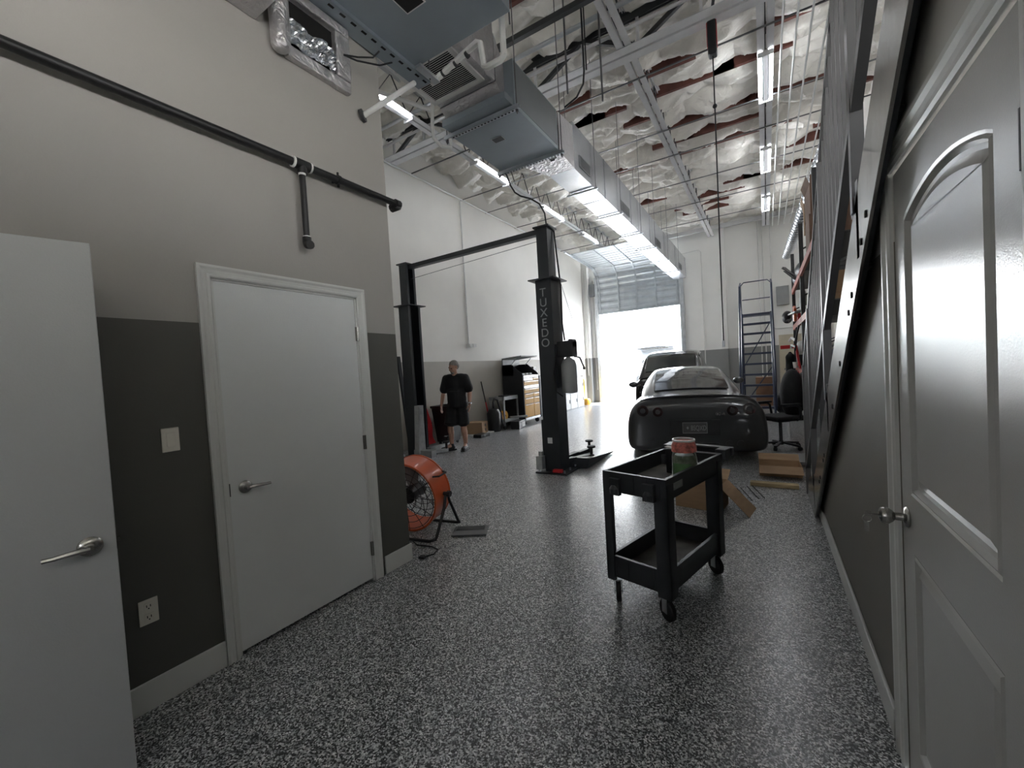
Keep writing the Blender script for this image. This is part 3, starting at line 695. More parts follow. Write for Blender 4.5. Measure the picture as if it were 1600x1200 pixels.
# drain pipework
t = thing('drain_pipe', 'white condensate drain pipe with a loop trap by the first air handler', 'pipe', (-2.0, 2.75, 3.95))
build(MB().tube([(-2.34, 2.78, 3.955), (-1.98, 2.72, 3.98), (-1.80, 2.70, 4.0), (-1.77, 2.70, 3.98), (-1.75, 2.70, 3.80), (-1.72, 2.70, 3.78), (-1.60, 2.70, 3.78), (-1.57, 2.70, 3.80), (-1.57, 2.70, 4.2)], .024, 8), 'trap_pipe', M['pvc'], t, W=True, smooth=True)
for x in (-2.2, -2.05, -1.92): build(MB().cyl((x, 2.757 + (x + 2.2) * -.15, 3.962), (x + .02, 2.755 + (x + 2.2) * -.15, 3.966), .027, n=10), 'strap', M['dark'], t, W=True)
t = thing('drain_pipe', 'grey pipe stub from the partition wall up to the slotted channel', 'pipe', (PX, 2.13, 3.42))
build(MB().cyl((PX, 2.135, 3.42), (PX + .06, 2.66, 3.93), .020), 'stub_pipe', M['pvc'], t, W=True, smooth=True)
build(MB().cyl((PX, 2.13, 3.42), (PX + .02, 2.14, 3.425), .045), 'wall_flange', M['dark'], t, W=True, smooth=True)
t = thing('drain_pipe', 'white looped condensate pipe at the near left corner of the second air handler', 'pipe', (-3.1, 3.8, 4.1))
build(MB().tube([(-3.05, 3.62, 4.62), (-3.08, 3.62, 4.25), (-3.08, 3.64, 4.12), (-3.05, 3.72, 4.06), (-2.98, 3.80, 4.06), (-2.98, 3.80, 4.15), (-2.98, 3.78, 4.5)], .02, 8), 'trap_pipe', M['pvc'], t, W=True, smooth=True)
tag(build(MB().tube([(-4.9, 3.1, 5.3), (-3.9, 3.4, 4.9), (-3.1, 3.66, 4.45)], .025, 8), 'drain_pipe', M['pvc'], smooth=True), 'sloping grey pipe coming down to the second air handler from the left', 'pipe')
# power cable to the lift
tag(build(MB().tube([(-2.93, 4.92, 4.16), (-2.90, 4.95, 4.02), (-2.86, 5.0, 3.92), (-2.80, 5.05, 3.87), (-2.70, 5.15, 3.84), (-2.62, 5.25, 3.78), (-2.58, 5.32, 3.66), (-2.57, 5.34, 3.45)], .012, 6), 'power_cable', M['black'], smooth=True), 'black power cable looping from the air handler strut to the lift post', 'cable')
# cord reel
t = thing('air_hose_drop', 'black overhead cord reel hanging from the girder with its long cord', 'cord reel', (-.44, 6.0, 5.3))
build(MB().bx(-.49, -.39, 5.93, 6.07, 5.29, 5.80), 'reel_case', M['black'], t, W=True, bevel=.02)
build(MB().bx(-.497, -.49, 5.95, 6.05, 5.40, 5.70).bx(-.39, -.383, 5.95, 6.05, 5.40, 5.70), 'side_plate', M['red'], t, W=True)
build(MB().beam((-.44, 6.0, 5.78), (-.40, 5.9, 5.9), .03, .03), 'mount', M['dark'], t, W=True)
build(MB().tube([(-.44, 6.0, 5.3), (-.442, 6.0, 4.5), (-.452, 6.0, 3.0), (-.458, 6.0, 1.69)], .0085, 6), 'cord', M['black'], t, W=True)
build(MB().ell((-.441, 6.0, 4.67), .028, 10), 'stop_ball', M['black'], t, W=True)
build(MB().cyl((-.458, 6.0, 1.62), (-.458, 6.0, 1.70), .016), 'connector', M['steel'], t, W=True)

# ================================================================== the steel stair
SLO = .70
def zr(y, o): return o - SLO * y
t = thing('steel_stair', 'charcoal steel stair with a barred guard rising along the right wall', 'stair', (.8, 4.9, 0))
SX0, SX1 = .322, .332
cs = 1 / math.cos(math.atan(SLO))
ya, yb = .2, 4.86
def run(mb, x0, x1, y0, y1, off, th):
    """sloping bar: lower edge at zs(y)+off, vertical thickness th"""
    return mb.yz([(y0, zs(y0) + off), (y1, zs(y1) + off), (y1, zs(y1) + off + th), (y0, zs(y0) + off + th)], x0, x1)
mb = MB().yz([(ya, zs(ya)), (4.45, .012), (5.16, .012), (4.96, .24), (4.30, zs(4.30) + .31), (ya, zs(ya) + .31)], SX0, SX1)
sg = build(mb, 'stringer', M['string'], t, W=True)
fl_ = MB(); run(fl_, SX1, .346, ya, 4.43, 0, .014); run(fl_, .346, RX - .001, ya, 4.45, .15, .01); run(fl_, SX1, .39, ya, 4.6, .296, .014); build(fl_, 'flange_gap_fill', M['lift'], t, W=True)  # middle run is an added black strip painting the shaded gap at the wall
for y in (1.95, 2.05, 2.28, 2.37, 2.68, 3.02, 3.55, 3.62, 3.86, 3.93): build(MB().cyl((SX0 - .004, y, zs(y) + .06), (SX0 + .001, y, zs(y) + .06), .014, n=10), 'bolt_hole', M['void_black'], sg, W=True)
mb = MB().yz([(ya, zs(ya)), (4.45, .012), (5.16, .012), (4.96, .24), (ya, zs(ya) + .31)], 1.36, 1.372)
build(mb, 'stringer', M['stair'], t, W=True)
n = 0; y = 4.60
while y > .35:
    z = zs(y) + .20
    build(MB().bx(SX1, 1.36, y - .14, y + .13, z - .006, z).bx(SX1, 1.36, y + .124, y + .13, z - .18, z), 'tread', M['stair'], t, W=True)
    y -= .252
XG = .338
guard = build(MB().yz([(ya, zr(ya, 5.025) - .03), (5.275, zr(5.275, 5.025) - .03), (5.275, zr(5.275, 5.025) + .012), (ya, zr(ya, 5.025) + .012)], XG - .014, XG + .014), 'top_rail', M['stair'], t, W=True)
build(MB().yz([(ya, zr(ya, 3.985) - .05), (5.23, zr(5.23, 3.985) - .05), (5.23, zr(5.23, 3.985) + .01), (ya, zr(ya, 3.985) + .01)], XG - .018, XG + .018), 'bottom_rail', M['stair'], t, W=True)
y = 5.13; i = 0
while y > .3:
    if min(abs(y - p) for p in (2.19, 3.34, 4.50, 1.05)) > .03:
        build(MB().beam((XG, y, zr(y, 3.985)), (XG, y, zr(y, 5.025) - .02), .016, .016, (0, 1, 0)), 'baluster', M['stair'], t, W=True)
    y -= .128
for y in (1.05, 2.19, 3.34, 4.50):
    zb = zs(y) + .33
    build(MB().beam((XG, y, zb - .02), (XG, y, zr(y, 5.025) - .01), .044, .044, (0, 1, 0)), 'guard_post', M['stair'], t, W=True)
    build(MB().beam((XG - .010, y - .075, zs(y - .075) + .06), (XG - .010, y - .075, zs(y - .075) + .36), .012, .05, (0, 1, 0)).bx(XG - .012, SX0, y - .06, y + .05, zb - .03, zb + .04), 'post_bracket', M['stair'], t, W=True)
build(MB().beam((XG, 5.25, 0), (XG, 5.25, zr(5.25, 5.025)), .044, .044, (0, 1, 0)), 'guard_post', M['stair'], t, W=True)
# ================================================================== the two-post lift
t = thing('two_post_lift', 'black two-post car lift standing in the middle of the shop', 'car lift', (-4.1, 5.5, 0))
def column(x, y, zlow, ztop, s):
    """s = +1 for the right post (open side towards -x)"""
    def csec(w, d, th):
        a = s
        return [(x + a * w / 2, y - d / 2), (x + a * w / 2, y + d / 2), (x - a * w / 2, y + d / 2), (x - a * w / 2, y + d / 2 - .05), (x - a * (w / 2 - th), y + d / 2 - .05), (x - a * (w / 2 - th), y + d / 2 - th), (x + a * (w / 2 - th), y + d / 2 - th), (x + a * (w / 2 - th), y - d / 2 + th), (x - a * (w / 2 - th), y - d / 2 + th), (x - a * (w / 2 - th), y - d / 2 + .05), (x - a * w / 2, y - d / 2 + .05), (x - a * w / 2, y - d / 2)]
    lo = MB().prism(csec(.24, .30, .012), zlow - .02, Matrix.Translation((0, 0, .02)))
    col = build(lo, 'post', M['lift'], t, W=True)
    build(MB().bx(x - .20, x + .20, y - .22, y + .22, zlow - .012, zlow + .004), 'flange', M['lift'], t, W=True)
    build(MB().prism(csec(.17, .22, .010), ztop - zlow, Matrix.Translation((0, 0, zlow))), 'post_extension', M['lift'], t, W=True)
    build(MB().bx(x - .12, x + .12, y - .14, y + .14, ztop, ztop + .02), 'top_plate', M['lift'], t, W=True)
    bp = build(MB().bx(x - .24, x + .24, y - .24, y + .24, 0, .02), 'base_plate', M['lift'], t, W=True)
    bo = MB()
    for dx in (-.19, .19):
        for dy in (-.19, 0, .19): bo.cyl((x + dx, y + dy, .02), (x + dx, y + dy, .055), .014, n=6)
    build(bo, 'anchor_bolts', M['steel'], bp, W=True)
    return col
c = column(-2.60, 5.33, 2.72, 3.44, 1)
tx = MB(); T0 = Matrix(((1, 0, 0, -2.61), (0, 0, -1, 5.33 - .151), (0, 1, 0, 0), (0, 0, 0, 1)))
for i, ch in enumerate('TUXEDO'):
    tx.text(ch, .165, Matrix.Translation((0, 0, 2.53 - i * .14)) @ T0)
build(tx, 'lettering', M['liftg'], c, W=True)
build(MB().bx(-2.66, -2.59, 5.172, 5.18, .42, .50), 'spec_label', M['lightp'], c, W=True)
column(-5.52, 5.52, 2.76, 3.50, -1)
build(MB().beam((-5.45, 5.52, 3.46), (-2.66, 5.34, 3.42), .10, .07), 'cross_beam', M['lift'], t, W=True)
build(MB().cyl((-5.42, 5.50, 3.24), (-2.68, 5.33, 3.30), .004, n=6), 'shutoff_cable', M['rod'], t, W=True)
# right carriage and arms
cr = build(MB().bx(-2.76, -2.66, 5.20, 5.46, .08, .75), 'carriage', M['lift'], t, W=True)
def arm(p0, p1, pad, nm='swing_arm', m='liftg'):
    a = build(MB().beam((*p0, .10), (*(Vector(p0).lerp(Vector(p1), .55)), .10), .09, .09).beam((*(Vector(p0).lerp(Vector(p1), .5)), .10), (*p1, .10), .065, .06), nm, M[m], t, W=True)
    build(MB().cyl((*pad, .07), (*pad, .24), .022).cyl((*pad, .235), (*pad, .262), .062), 'lift_pad', M['rubber'], a, W=True)
arm((-2.66, 5.46), (-2.52, 6.42), (-2.52, 6.38), m='lift')
arm((-2.66, 5.26), (-2.30, 5.95), (-2.31, 5.92), m='lift')
build(MB().yz([(5.5, .02), (6.7, .02), (6.68, .035), (5.6, .14)], -2.50, -2.22), 'drive_over_ramp', M['lift'], t, W=True)
build(MB().bx(-2.83, -2.73, 5.1, 5.3, .05, .24).bx(-2.81, -2.75, 5.15, 5.25, .24, .30), 'lock_box', M['liftg'], t, W=True, bevel=.006)
build(MB().bx(-2.57, -2.44, 5.10, 5.16, .03, .07), 'wheel_chock', M['red'], t, W=True)
# left carriage and arms (grey)
build(MB().yz([(5.26, .10), (5.44, .10), (5.44, .95), (5.32, .95)], -5.36, -5.26), 'carriage', M['liftg'], t, W=True)
arm((-5.32, 5.34), (-5.0, 5.74), (-5.02, 5.72)); arm((-5.36, 5.62), (-5.44, 6.28), (-5.44, 6.24))
build(MB().bx(-5.42, -5.0, 5.30, 5.42, .04, .16), 'arm_guard', M['liftg'], t, W=True)
# power unit
pu = build(MB().bx(-2.46, -2.24, 5.22, 5.42, 1.62, 1.84).bx(-2.30, -2.24, 5.24, 5.40, 1.74, 1.86), 'power_unit', M['black'], t, W=True, bevel=.012)
build(MB().lathe([(.01, 0), (.10, .01), (.108, .04), (.108, .40), (.085, .46), (.03, .50), (.025, .53)], 20, Matrix.Translation((-2.34, 5.32, 1.11))), 'oil_tank', M['box'], pu, W=True, smooth=True)
build(MB().tube([(-2.25, 5.32, 1.62), (-2.16, 5.30, 1.60), (-2.10, 5.28, 1.46)], .012, 6).ell((-2.10, 5.28, 1.45), .02, 8), 'release_lever', M['dark'], pu, W=True)
build(MB().bx(-2.48, -2.455, 5.2, 5.44, 1.2, 1.8), 'mount_plate', M['lift'], pu, W=True)
build(MB().tube([(-2.47, 5.2, 1.65), (-2.50, 5.16, 1.4), (-2.47, 5.15, 1.15), (-2.40, 5.2, 1.08)], .011, 6), 'hydraulic_hose', M['rubber'], t, W=True)
build(MB().tube([(-2.50, 5.42, 3.42), (-2.47, 5.40, 3.1), (-2.45, 5.40, 2.85), (-2.44, 5.42, 2.6), (-2.45, 5.42, 2.1), (-2.40, 5.36, 1.86)], .012, 6), 'hydraulic_hose', M['rubber'], t, W=True)
build(MB().tube([(-2.42, 5.36, 2.7), (-2.2, 5.32, 1.95)], .003, 5).tube([(-2.2 + .03 * math.sin(i * PI / 6), 5.32, 1.93 + .04 * math.cos(i * PI / 6)) for i in range(12)], .004, 5, True), 'pull_cord', M['rod'], t, W=True)

# ================================================================== cars
def car(name, label, loc, rz, paint, P, group=None):
    t = thing(name, label, 'car', loc, rz, group)
    half = lambda s: [(0, s[2]), (.84 * s[1], s[2]), (.985 * s[1], s[2] + .03), (s[1] * 1.005, s[2] + .24 * (s[3] - s[2])), (s[1] * .995, s[2] + .52 * (s[3] - s[2])), (s[1] * P.get('sh', .965), s[2] + .78 * (s[3] - s[2])), (s[1] * P.get('s2', .86), s[3] - .022), (s[1] * .5, s[3] + .008), (0, s[3] + .012)]
    def loft(secs, nm, m, close=True):
        rows = []
        for y, h in secs:
            r = [(x, y, z) for x, z in h] + [(-x, y, z) for x, z in h[::-1][1:-1]]
            rows.append(r + [r[0]])
        mb = MB().strip(rows)
        if close:
            n = len(rows[0]) - 1
            mb.add(rows[0][:n], [tuple(range(n))]); mb.add(rows[-1][:n], [tuple(range(n))[::-1]])
        bm = bmesh.new(); me = bpy.data.meshes.new('x'); me.from_pydata([tuple(v) for v in mb.v], [], mb.f); bm.from_mesh(me); bmesh.ops.remove_doubles(bm, verts=bm.verts, dist=1e-5)
        mb = MB(); bm.verts.index_update(); mb.add([v.co.copy() for v in bm.verts], [tuple(v.index for v in f.verts) for f in bm.faces]); bm.free(); bpy.data.meshes.remove(me)
        return build(mb, nm, m, t, sub=2)
    body = loft([(s[0], half(s)) for s in P['body']], 'body', paint)
    # wheel arches cut out of the body
    cutb = MB()
    for y in P['axles']:
        for s in (-1, 1): cutb.cyl((s * (P['hw'] - .34), y, P['wr']), (s * (P['hw'] + .2), y, P['wr']), P['wr'] + .045, n=28)
    cut = build(cutb, 'cutter', paint, None); cut.parent = t
    md = body.modifiers.new('bool', 'BOOLEAN'); md.operation = 'DIFFERENCE'; md.object = cut; md.solver = 'EXACT'
    bpy.context.view_layer.update(); dg = bpy.context.evaluated_depsgraph_get()
    nm_ = bpy.data.meshes.new_from_object(body.evaluated_get(dg)); body.modifiers.clear(); body.data = nm_; bpy.data.objects.remove(cut)
    for p in nm_.polygons: p.use_smooth = True
    try: nm_.set_sharp_from_angle(angle=.6)
    except Exception: pass
    # cabin
    cz = P['cz']
    sec = lambda c: [(c[2], cz), (c[2] * .99, cz + .35 * (c[1] - cz)), (c[3] * 1.02, c[1] - .06), (c[3] * .93, c[1] - .012), (c[3] * .55, c[1] + .012), (0, c[1] + .02)]
    rows = []
    for c in P['cabin']:
        h = sec(c); rows.append([(x, c[0], z) for x, z in h] + [(-x, c[0], z) for x, z in h[::-1][1:]])
    mb = MB().strip(rows); build(mb, 'cabin', paint, t, sub=2)
    # glass
    C = P['cabin']
    def at(y):
        for a, b in zip(C, C[1:]):
            if a[0] <= y <= b[0]:
                k = (y - a[0]) / (b[0] - a[0]); return [a[i] + (b[i] - a[i]) * k for i in range(4)]
    def glass(y0, y1, nm, f=.86, off=.012):
        rows = []
        for i in range(9):
            y = y0 + (y1 - y0) * i / 8; c = at(y)
            rows.append([(c[3] * f * k / 5, y - (off if y1 < P['mid'] else -off), c[1] + off - .004 + .022 * (1 - (k / 5) ** 2)) for k in range(-5, 6)])
        build(MB().strip(rows), nm, M['carglass'], t, smooth=True, solid=.006)
    glass(*P['rear_glass'], 'rear_window'); glass(*P['front_glass'], 'windscreen')
    for s in (-1, 1):
        rows = []
        for i in range(9):
            y = P['side'][0] + (P['side'][1] - P['side'][0]) * i / 8; c = at(y)
            rows.append([(s * (c[2] + (c[3] * 1.02 - c[2]) * k + .012), y, cz + .05 + (c[1] - .09 - cz - .05) * k) for k in (0, .25, .5, .75, 1)])
        build(MB().strip(rows), 'side_window', M['carglass'], t, smooth=True, solid=.006)
    # wheels
    for y in P['axles']:
        for s in (-1, 1):
            x0, x1 = s * (P['hw'] - .27), s * (P['hw'] - .012); R = P['wr']
            T = Matrix.Translation((x0, y, R)) @ Matrix.Rotation(s * PI / 2, 4, 'Y'); W_ = abs(x1 - x0)
            w = build(MB().lathe([(R * .66, 0), (R * .9, 0), (R * .985, .025), (R, .06), (R, W_ - .06), (R * .985, W_ - .025), (R * .9, W_), (R * .66, W_)], 32, T), 'tyre', M['rubber'], t, smooth=True)
            rb = MB().lathe([(R * .66, .02), (R * .66, W_ - .01), (R * .60, W_ - .02), (R * .6, .05)], 28, T).cyl(T @ Vector((0, 0, .06)), T @ Vector((0, 0, W_ - .03)), R * .14)
            for k in range(10):
                a = k * PI / 5; rb.beam(T @ Vector((0, 0, W_ - .05)), T @ Vector((R * .63 * math.cos(a), R * .63 * math.sin(a), W_ - .03)), .035, .03, (s, 0, 0))
            build(rb, 'rim', M['dark'], w)
    for s in (-1, 1):
        y = P['mirror'][0]
        build(MB().ell((s * (P['hw'] + .06), y, P['mirror'][1]), (.10, .06, .065), 12).beam((s * (P['hw'] - .14), y + .03, P['mirror'][1] - .05), (s * (P['hw'] + .04), y, P['mirror'][1] - .02), .05, .025), 'door_mirror', paint, t, smooth=True)
    return t
SP = dict(hw=.945, sh=.945, s2=.80, cz=.90, wr=.355, axles=(.98, 3.76), mid=2.1, mirror=(2.85, 1.02),
    body=[(0, .84, .20, .78), (.015, .89, .165, .86), (.05, .92, .15, .915), (.12, .94, .145, .955), (.22, .95, .145, .945), (.55, .955, .15, .945), (1.0, .955, .18, .95), (1.6, .935, .17, .93), (2.6, .93, .17, .93), (3.3, .94, .17, .92), (3.8, .945, .17, .86), (4.25, .91, .19, .77), (4.55, .82, .22, .66), (4.65, .70, .27, .58)],
    cabin=[(.52, .93, .66, .62), (.80, 1.03, .73, .64), (1.15, 1.17, .76, .61), (1.55, 1.295, .765, .58), (1.9, 1.345, .765, .57), (2.25, 1.35, .765, .57), (2.6, 1.26, .765, .59), (2.95, 1.12, .755, .62), (3.3, .97, .74, .66), (3.42, .90, .70, .66)],
    rear_glass=(.72, 1.6), front_glass=(2.5, 3.28), side=(1.55, 2.6))
t = car('sports_car', 'dark grey sports coupe seen from behind, parked left of the stair foot', (-.90, 6.36, 0), .20, M['paint'], SP)
for i, (x, z, r) in enumerate(((-.70, .76, .080), (-.49, .74, .070), (.70, .76, .080), (.49, .74, .070))):
    l = build(MB().cyl((x, -.006 - .004 * (abs(x) > .6), z), (x, .12, z), r, n=24), 'tail_lamp', M['lens'], t, smooth=True)
    build(MB().cyl((x, -.010 - .004 * (abs(x) > .6), z), (x, -.004 - .004 * (abs(x) > .6), z), r * .5, n=20), 'lamp_centre', M['dark'], l, smooth=True)
build(MB().bx(-.33, .33, -.018, .03, .39, .62), 'plate_recess', M['black'], t, bevel=.01)
pl_ = build(MB().bx(-.165, .165, -.026, -.018, .425, .585), 'licence_plate', M['plate'], t, bevel=.004)
pr = MB()
for a in ((-.162, .162, .428, .434), (-.162, .162, .576, .582), (-.162, -.156, .428, .582), (.156, .162, .428, .582)): pr.bx(a[0], a[1], -.029, -.026, a[2], a[3])
TT = Matrix(((1, 0, 0, 0), (0, 0, -1, -.027), (0, 1, 0, 0), (0, 0, 0, 1)))
pr.text('BSQXD', .10, Matrix.Translation((.048, 0, .50)) @ Matrix.Diagonal((.62, 1, 1, 1)) @ TT).ell((-.095, -.027, .505), (.014, .003, .02), 8)
build(pr, 'plate_lettering', M['liftg'], pl_)
build(MB().text('GT-R', .055, Matrix.Translation((.335, .002, .70)) @ TT, .003), 'boot_badge', M['silver'], t)
build(MB().bx(-.45, .45, .02, .20, .20, .26).bx(-.3, .3, -.01, .1, .21, .29), 'diffuser', M['black'], t)
for x in (-.58, -.44, .44, .58): build(MB().cyl((x, -.02, .275), (x, .15, .275), .05, .05, 18), 'exhaust_tip', M['dark'], t)
rows = []
for i in range(13):
    x = -.74 + 1.48 * i / 12; k = 1 - (abs(x) / .74) ** 3
    rows.append([(x, .22 - .05 * k, .915 + .04 * k), (x, .12 - .06 * k, .915 + .052 * k), (x, .125 - .06 * k, .905 + .048 * k)])
build(MB().strip(rows), 'boot_lip', M['paint'], t, smooth=True, solid=.012)
build(MB().cyl((.30, .03, .60), (.36, .03, .67), .006), 'reflector', M['silver'], t)
UP = dict(hw=.94, sh=.975, s2=.88, cz=1.02, wr=.36, axles=(.85, 3.55), mid=2.2, mirror=(3.0, 1.12),
    body=[(0, .82, .40, .98), (.03, .90, .32, 1.04), (.12, .93, .26, 1.08), (.5, .94, .24, 1.10), (1.2, .94, .23, 1.09), (2.4, .94, .22, 1.07), (3.2, .93, .22, 1.04), (3.8, .92, .25, .98), (4.2, .86, .3, .9), (4.32, .76, .38, .8)],
    cabin=[(.06, 1.08, .82, .74), (.22, 1.35, .83, .72), (.42, 1.62, .83, .69), (.7, 1.755, .83, .67), (1.3, 1.79, .83, .67), (1.9, 1.78, .83, .67), (2.3, 1.70, .83, .67), (2.7, 1.50, .83, .69), (3.1, 1.24, .82, .73), (3.35, 1.06, .8, .76)],
    rear_glass=(.14, .60), front_glass=(2.35, 3.2), side=(.6, 2.5))
car('utility_vehicle', 'black SUV parked in front of the sports coupe, only its roof and mirrors showing', (-2.18, 11.45, 0), .07, M['paint2'], UP)
t = car('hatchback', 'pale SUV out in the yard with its tailgate raised', (-3.75, 17.3, 0), .12, M['paint3'], UP)
tg = build(MB().strip([[(x, .38 - .9 * k, 1.78 + .26 * k + .05 * (1 - (x / .7) ** 2)) for x in (-.68, -.34, 0, .34, .68)] for k in (0, .33, .66, 1)]), 'tailgate', M['paint3'], t, smooth=True, solid=.05)
build(MB().bx(-.5, .5, -.54, -.50, 2.0, 2.06), 'tailgate_lamp_bar', M['silver'], tg)

# ================================================================== the person
def person():
    t = thing('person', 'man in a black t-shirt, black shorts and black trainers walking by the lift, looking down', 'person', (-5.12, 6.22, 0), .24)
    b = MB()
    # legs
    hipL, kneeL, ankL = Vector((.095, .02, .90)), Vector((.115, -.02, .50)), Vector((.12, .03, .10))
    hipR, kneeR, ankR = Vector((-.095, .01, .90)), Vector((-.115, -.11, .51)), Vector((-.13, -.07, .11))
    for h, k, a in ((hipL, kneeL, ankL), (hipR, kneeR, ankR)):
        b.limb(h, k, .088, .058); b.limb(k, k.lerp(a, .35), .056, .060); b.limb(k.lerp(a, .35) + Vector((0, .012, 0)), a, .058, .038)
    b.limb(ankL, (.14, -.12, .05), .042, .035); b.limb(ankR, (-.22, -.19, .05), .042, .035)
    # torso
    b.ell((0, .01, .95), (.165, .115, .13)); b.ell((0, .0, 1.10), (.16, .118, .17)); b.ell((0, .005, 1.28), (.185, .115, .17)); b.limb((-.15, .005, 1.405), (.15, .005, 1.405), .062, .062)
    b.limb((0, .0, 1.40), (0, -.035, 1.53), .062, .056)
    # arms
    sL, eL, wL = Vector((.205, .005, 1.395)), Vector((.265, .035, 1.12)), Vector((.285, -.05, .89))
    sR, eR, wR = Vector((-.205, .005, 1.395)), Vector((-.275, -.0, 1.12)), Vector((-.285, -.10, .89))
    for s_, e_, w_ in ((sL, eL, wL), (sR, eR, wR)):
        b.limb(s_, e_, .056, .042); b.limb(e_, e_.lerp(w_, .3), .042, .043); b.limb(e_.lerp(w_, .3), w_, .043, .027)
    # hands: palm, four fingers with a bend, thumb
    for w_, sg in ((wL, 1), (wR, -1)):
        d = Vector((.0, -.18, -1)).normalized(); pc = w_ + d * .05
        b.limb(w_, w_ + d * .03, .026, .024)
        for q in range(3): b.ell(w_ + d * (.035 + .022 * q), (.016, .040, .022), 8)
        for i, (off, L) in enumerate(((-.031, .066), (-.011, .074), (.010, .069), (.030, .054))):
            base = w_ + d * .088 + Vector((0, off, 0)); mid = base + d * L * .5 + Vector((-sg * .006, off * .1, 0)); tip = mid + (d + Vector((-sg * .55, 0, 0))).normalized() * L * .5
            b.limb(base, mid, .0095, .0088); b.limb(mid, tip, .0088, .0075)
        th0 = w_ + d * .035 + Vector((-sg * .008, -.032, 0)); th1 = th0 + Vector((-sg * .018, -.028, -.028)); th2 = th1 + Vector((-sg * .012, -.006, -.03))
        b.limb(th0, th1, .0125, .0105); b.limb(th1, th2, .0105, .0085)
    # head, tilted down and turned to the figure's right
    HT = Matrix.Translation((0, -.045, 1.60)) @ Matrix.Rotation(-.50, 4, 'Z') @ Matrix.Rotation(.30, 4, 'X')
    E = lambda c, r, n=12: b.ell(c, r, n, HT)
    E((0, .012, .045), (.076, .095, .082)); E((0, -.02, -.03), (.062, .075, .075)); E((0, -.05, -.075), (.036, .036, .032)); E((0, -.078, .035), (.05, .02, .014))
    b.limb(HT @ Vector((0, -.088, .02)), HT @ Vector((0, -.108, -.018)), .010, .014); E((0, -.1, -.024), (.019, .012, .009))
    for s in (-1, 1): E((s * .077, .012, .0), (.010, .022, .032)); E((s * .036, -.07, -.02), (.022, .018, .02))
    E((0, -.084, -.055), (.026, .01, .011))
    body = build(b, 'body', M['skin'], t, remesh=.0065, smoothit=3)
    h = MB()
    h.ell((0, .022, .066), (.082, .096, .076), 14, HT); h.ell((0, .05, .02), (.078, .07, .075), 14, HT)
    build(h, 'hair', M['hair'], t, remesh=.008, smoothit=2)
    bd = MB(); bd.ell((0, -.062, -.082), (.042, .034, .03), 10, HT); bd.ell((0, -.09, -.045), (.026, .012, .006), 8, HT)
    build(bd, 'beard', M['hair'], t, remesh=.006, smoothit=1)
    for s in (-1, 1):
        build(MB().ell((s * .031, -.082, .012), (.011, .009, .0065), 8, HT), 'eye', M['eye'], t, smooth=True)
        build(MB().ell((s * .032, -.094, .034), (.019, .007, .005), 8, HT), 'eyebrow', M['hair'], t, smooth=True)
    build(MB().ell((0, -.094, -.056), (.022, .006, .006), 8, HT), 'lips', M['lip'], t, smooth=True)
    # t-shirt
    s = MB()
    s.ell((0, .01, 1.0), (.20, .15, .16)); s.ell((0, .0, 1.12), (.20, .148, .18)); s.ell((0, .005, 1.28), (.212, .142, .175)); s.limb((-.17, .008, 1.395), (.17, .008, 1.395), .080, .080); s.ell((-.11, .0, 1.44), (.10, .075, .045)); s.ell((.11, .0, 1.44), (.10, .075, .045))
    s.cyl((0, .01, .84), (0, .01, 1.15), .185, .185, 20); s.ell((0, .0, 1.45), (.085, .075, .05))
    s.limb(sL, sL.lerp(eL, .75), .078, .090); s.limb(sR, sR.lerp(eR, .75), .078, .090)
    build(s, 'tshirt', M['cloth'], t, remesh=.012, smoothit=5)
    s = MB(); s.ell((0, .012, .90), (.195, .15, .12))
    for h_, k in ((hipL, kneeL), (hipR, kneeR)): s.limb(h_ + Vector((0, 0, -.02)), h_.lerp(k, .86), .115, .112)
    for h_, k in ((hipL, kneeL), (hipR, kneeR)): s.cyl(h_.lerp(k, .5), h_.lerp(k, 1.02), .118, .122, 16)
    build(s, 'shorts', M['cloth'], t, remesh=.012, smoothit=4)
    for nm, a, toe in (('L', ankL, Vector((.145, -.155, .042))), ('R', ankR, Vector((-.255, -.215, .042)))):
        s = MB(); a0 = Vector((a.x, a.y + .02, .055)); s.limb(a0 + Vector((0, .02, 0)), toe, .05, .042); s.limb(a, a0, .05, .052); s.limb(a0.lerp(toe, .4), toe, .052, .045)
        sh = build(s, 'shoe', M['shoe'], t, remesh=.009, smoothit=3)
        d = (toe - a0); d.z = 0; d.normalize(); p0 = a0 - d * .075; p1 = toe + d * .045; p0.z = p1.z = .014
        build(MB().beam(p0, p1, .092, .027), 'sole', M['rubber'], sh, bevel=.012)
    build(MB().lathe([(.031, -.012), (.034, -.008), (.034, .008), (.031, .012)], 16, Matrix.Translation(wL + Vector((-.001, .003, .02))) @ Matrix.Rotation(-.3, 4, 'X')).box(wL + Vector((.034, .0, .02)), (.008, .03, .03)), 'wrist_watch', M['silver'], t, smooth=True)
    return t
person()
# ================================================================== utility cart
CR = -.262
t = thing('utility_cart', 'black plastic two-tray utility cart standing in the foreground aisle', 'cart', (-.585, 2.77, 0), CR)
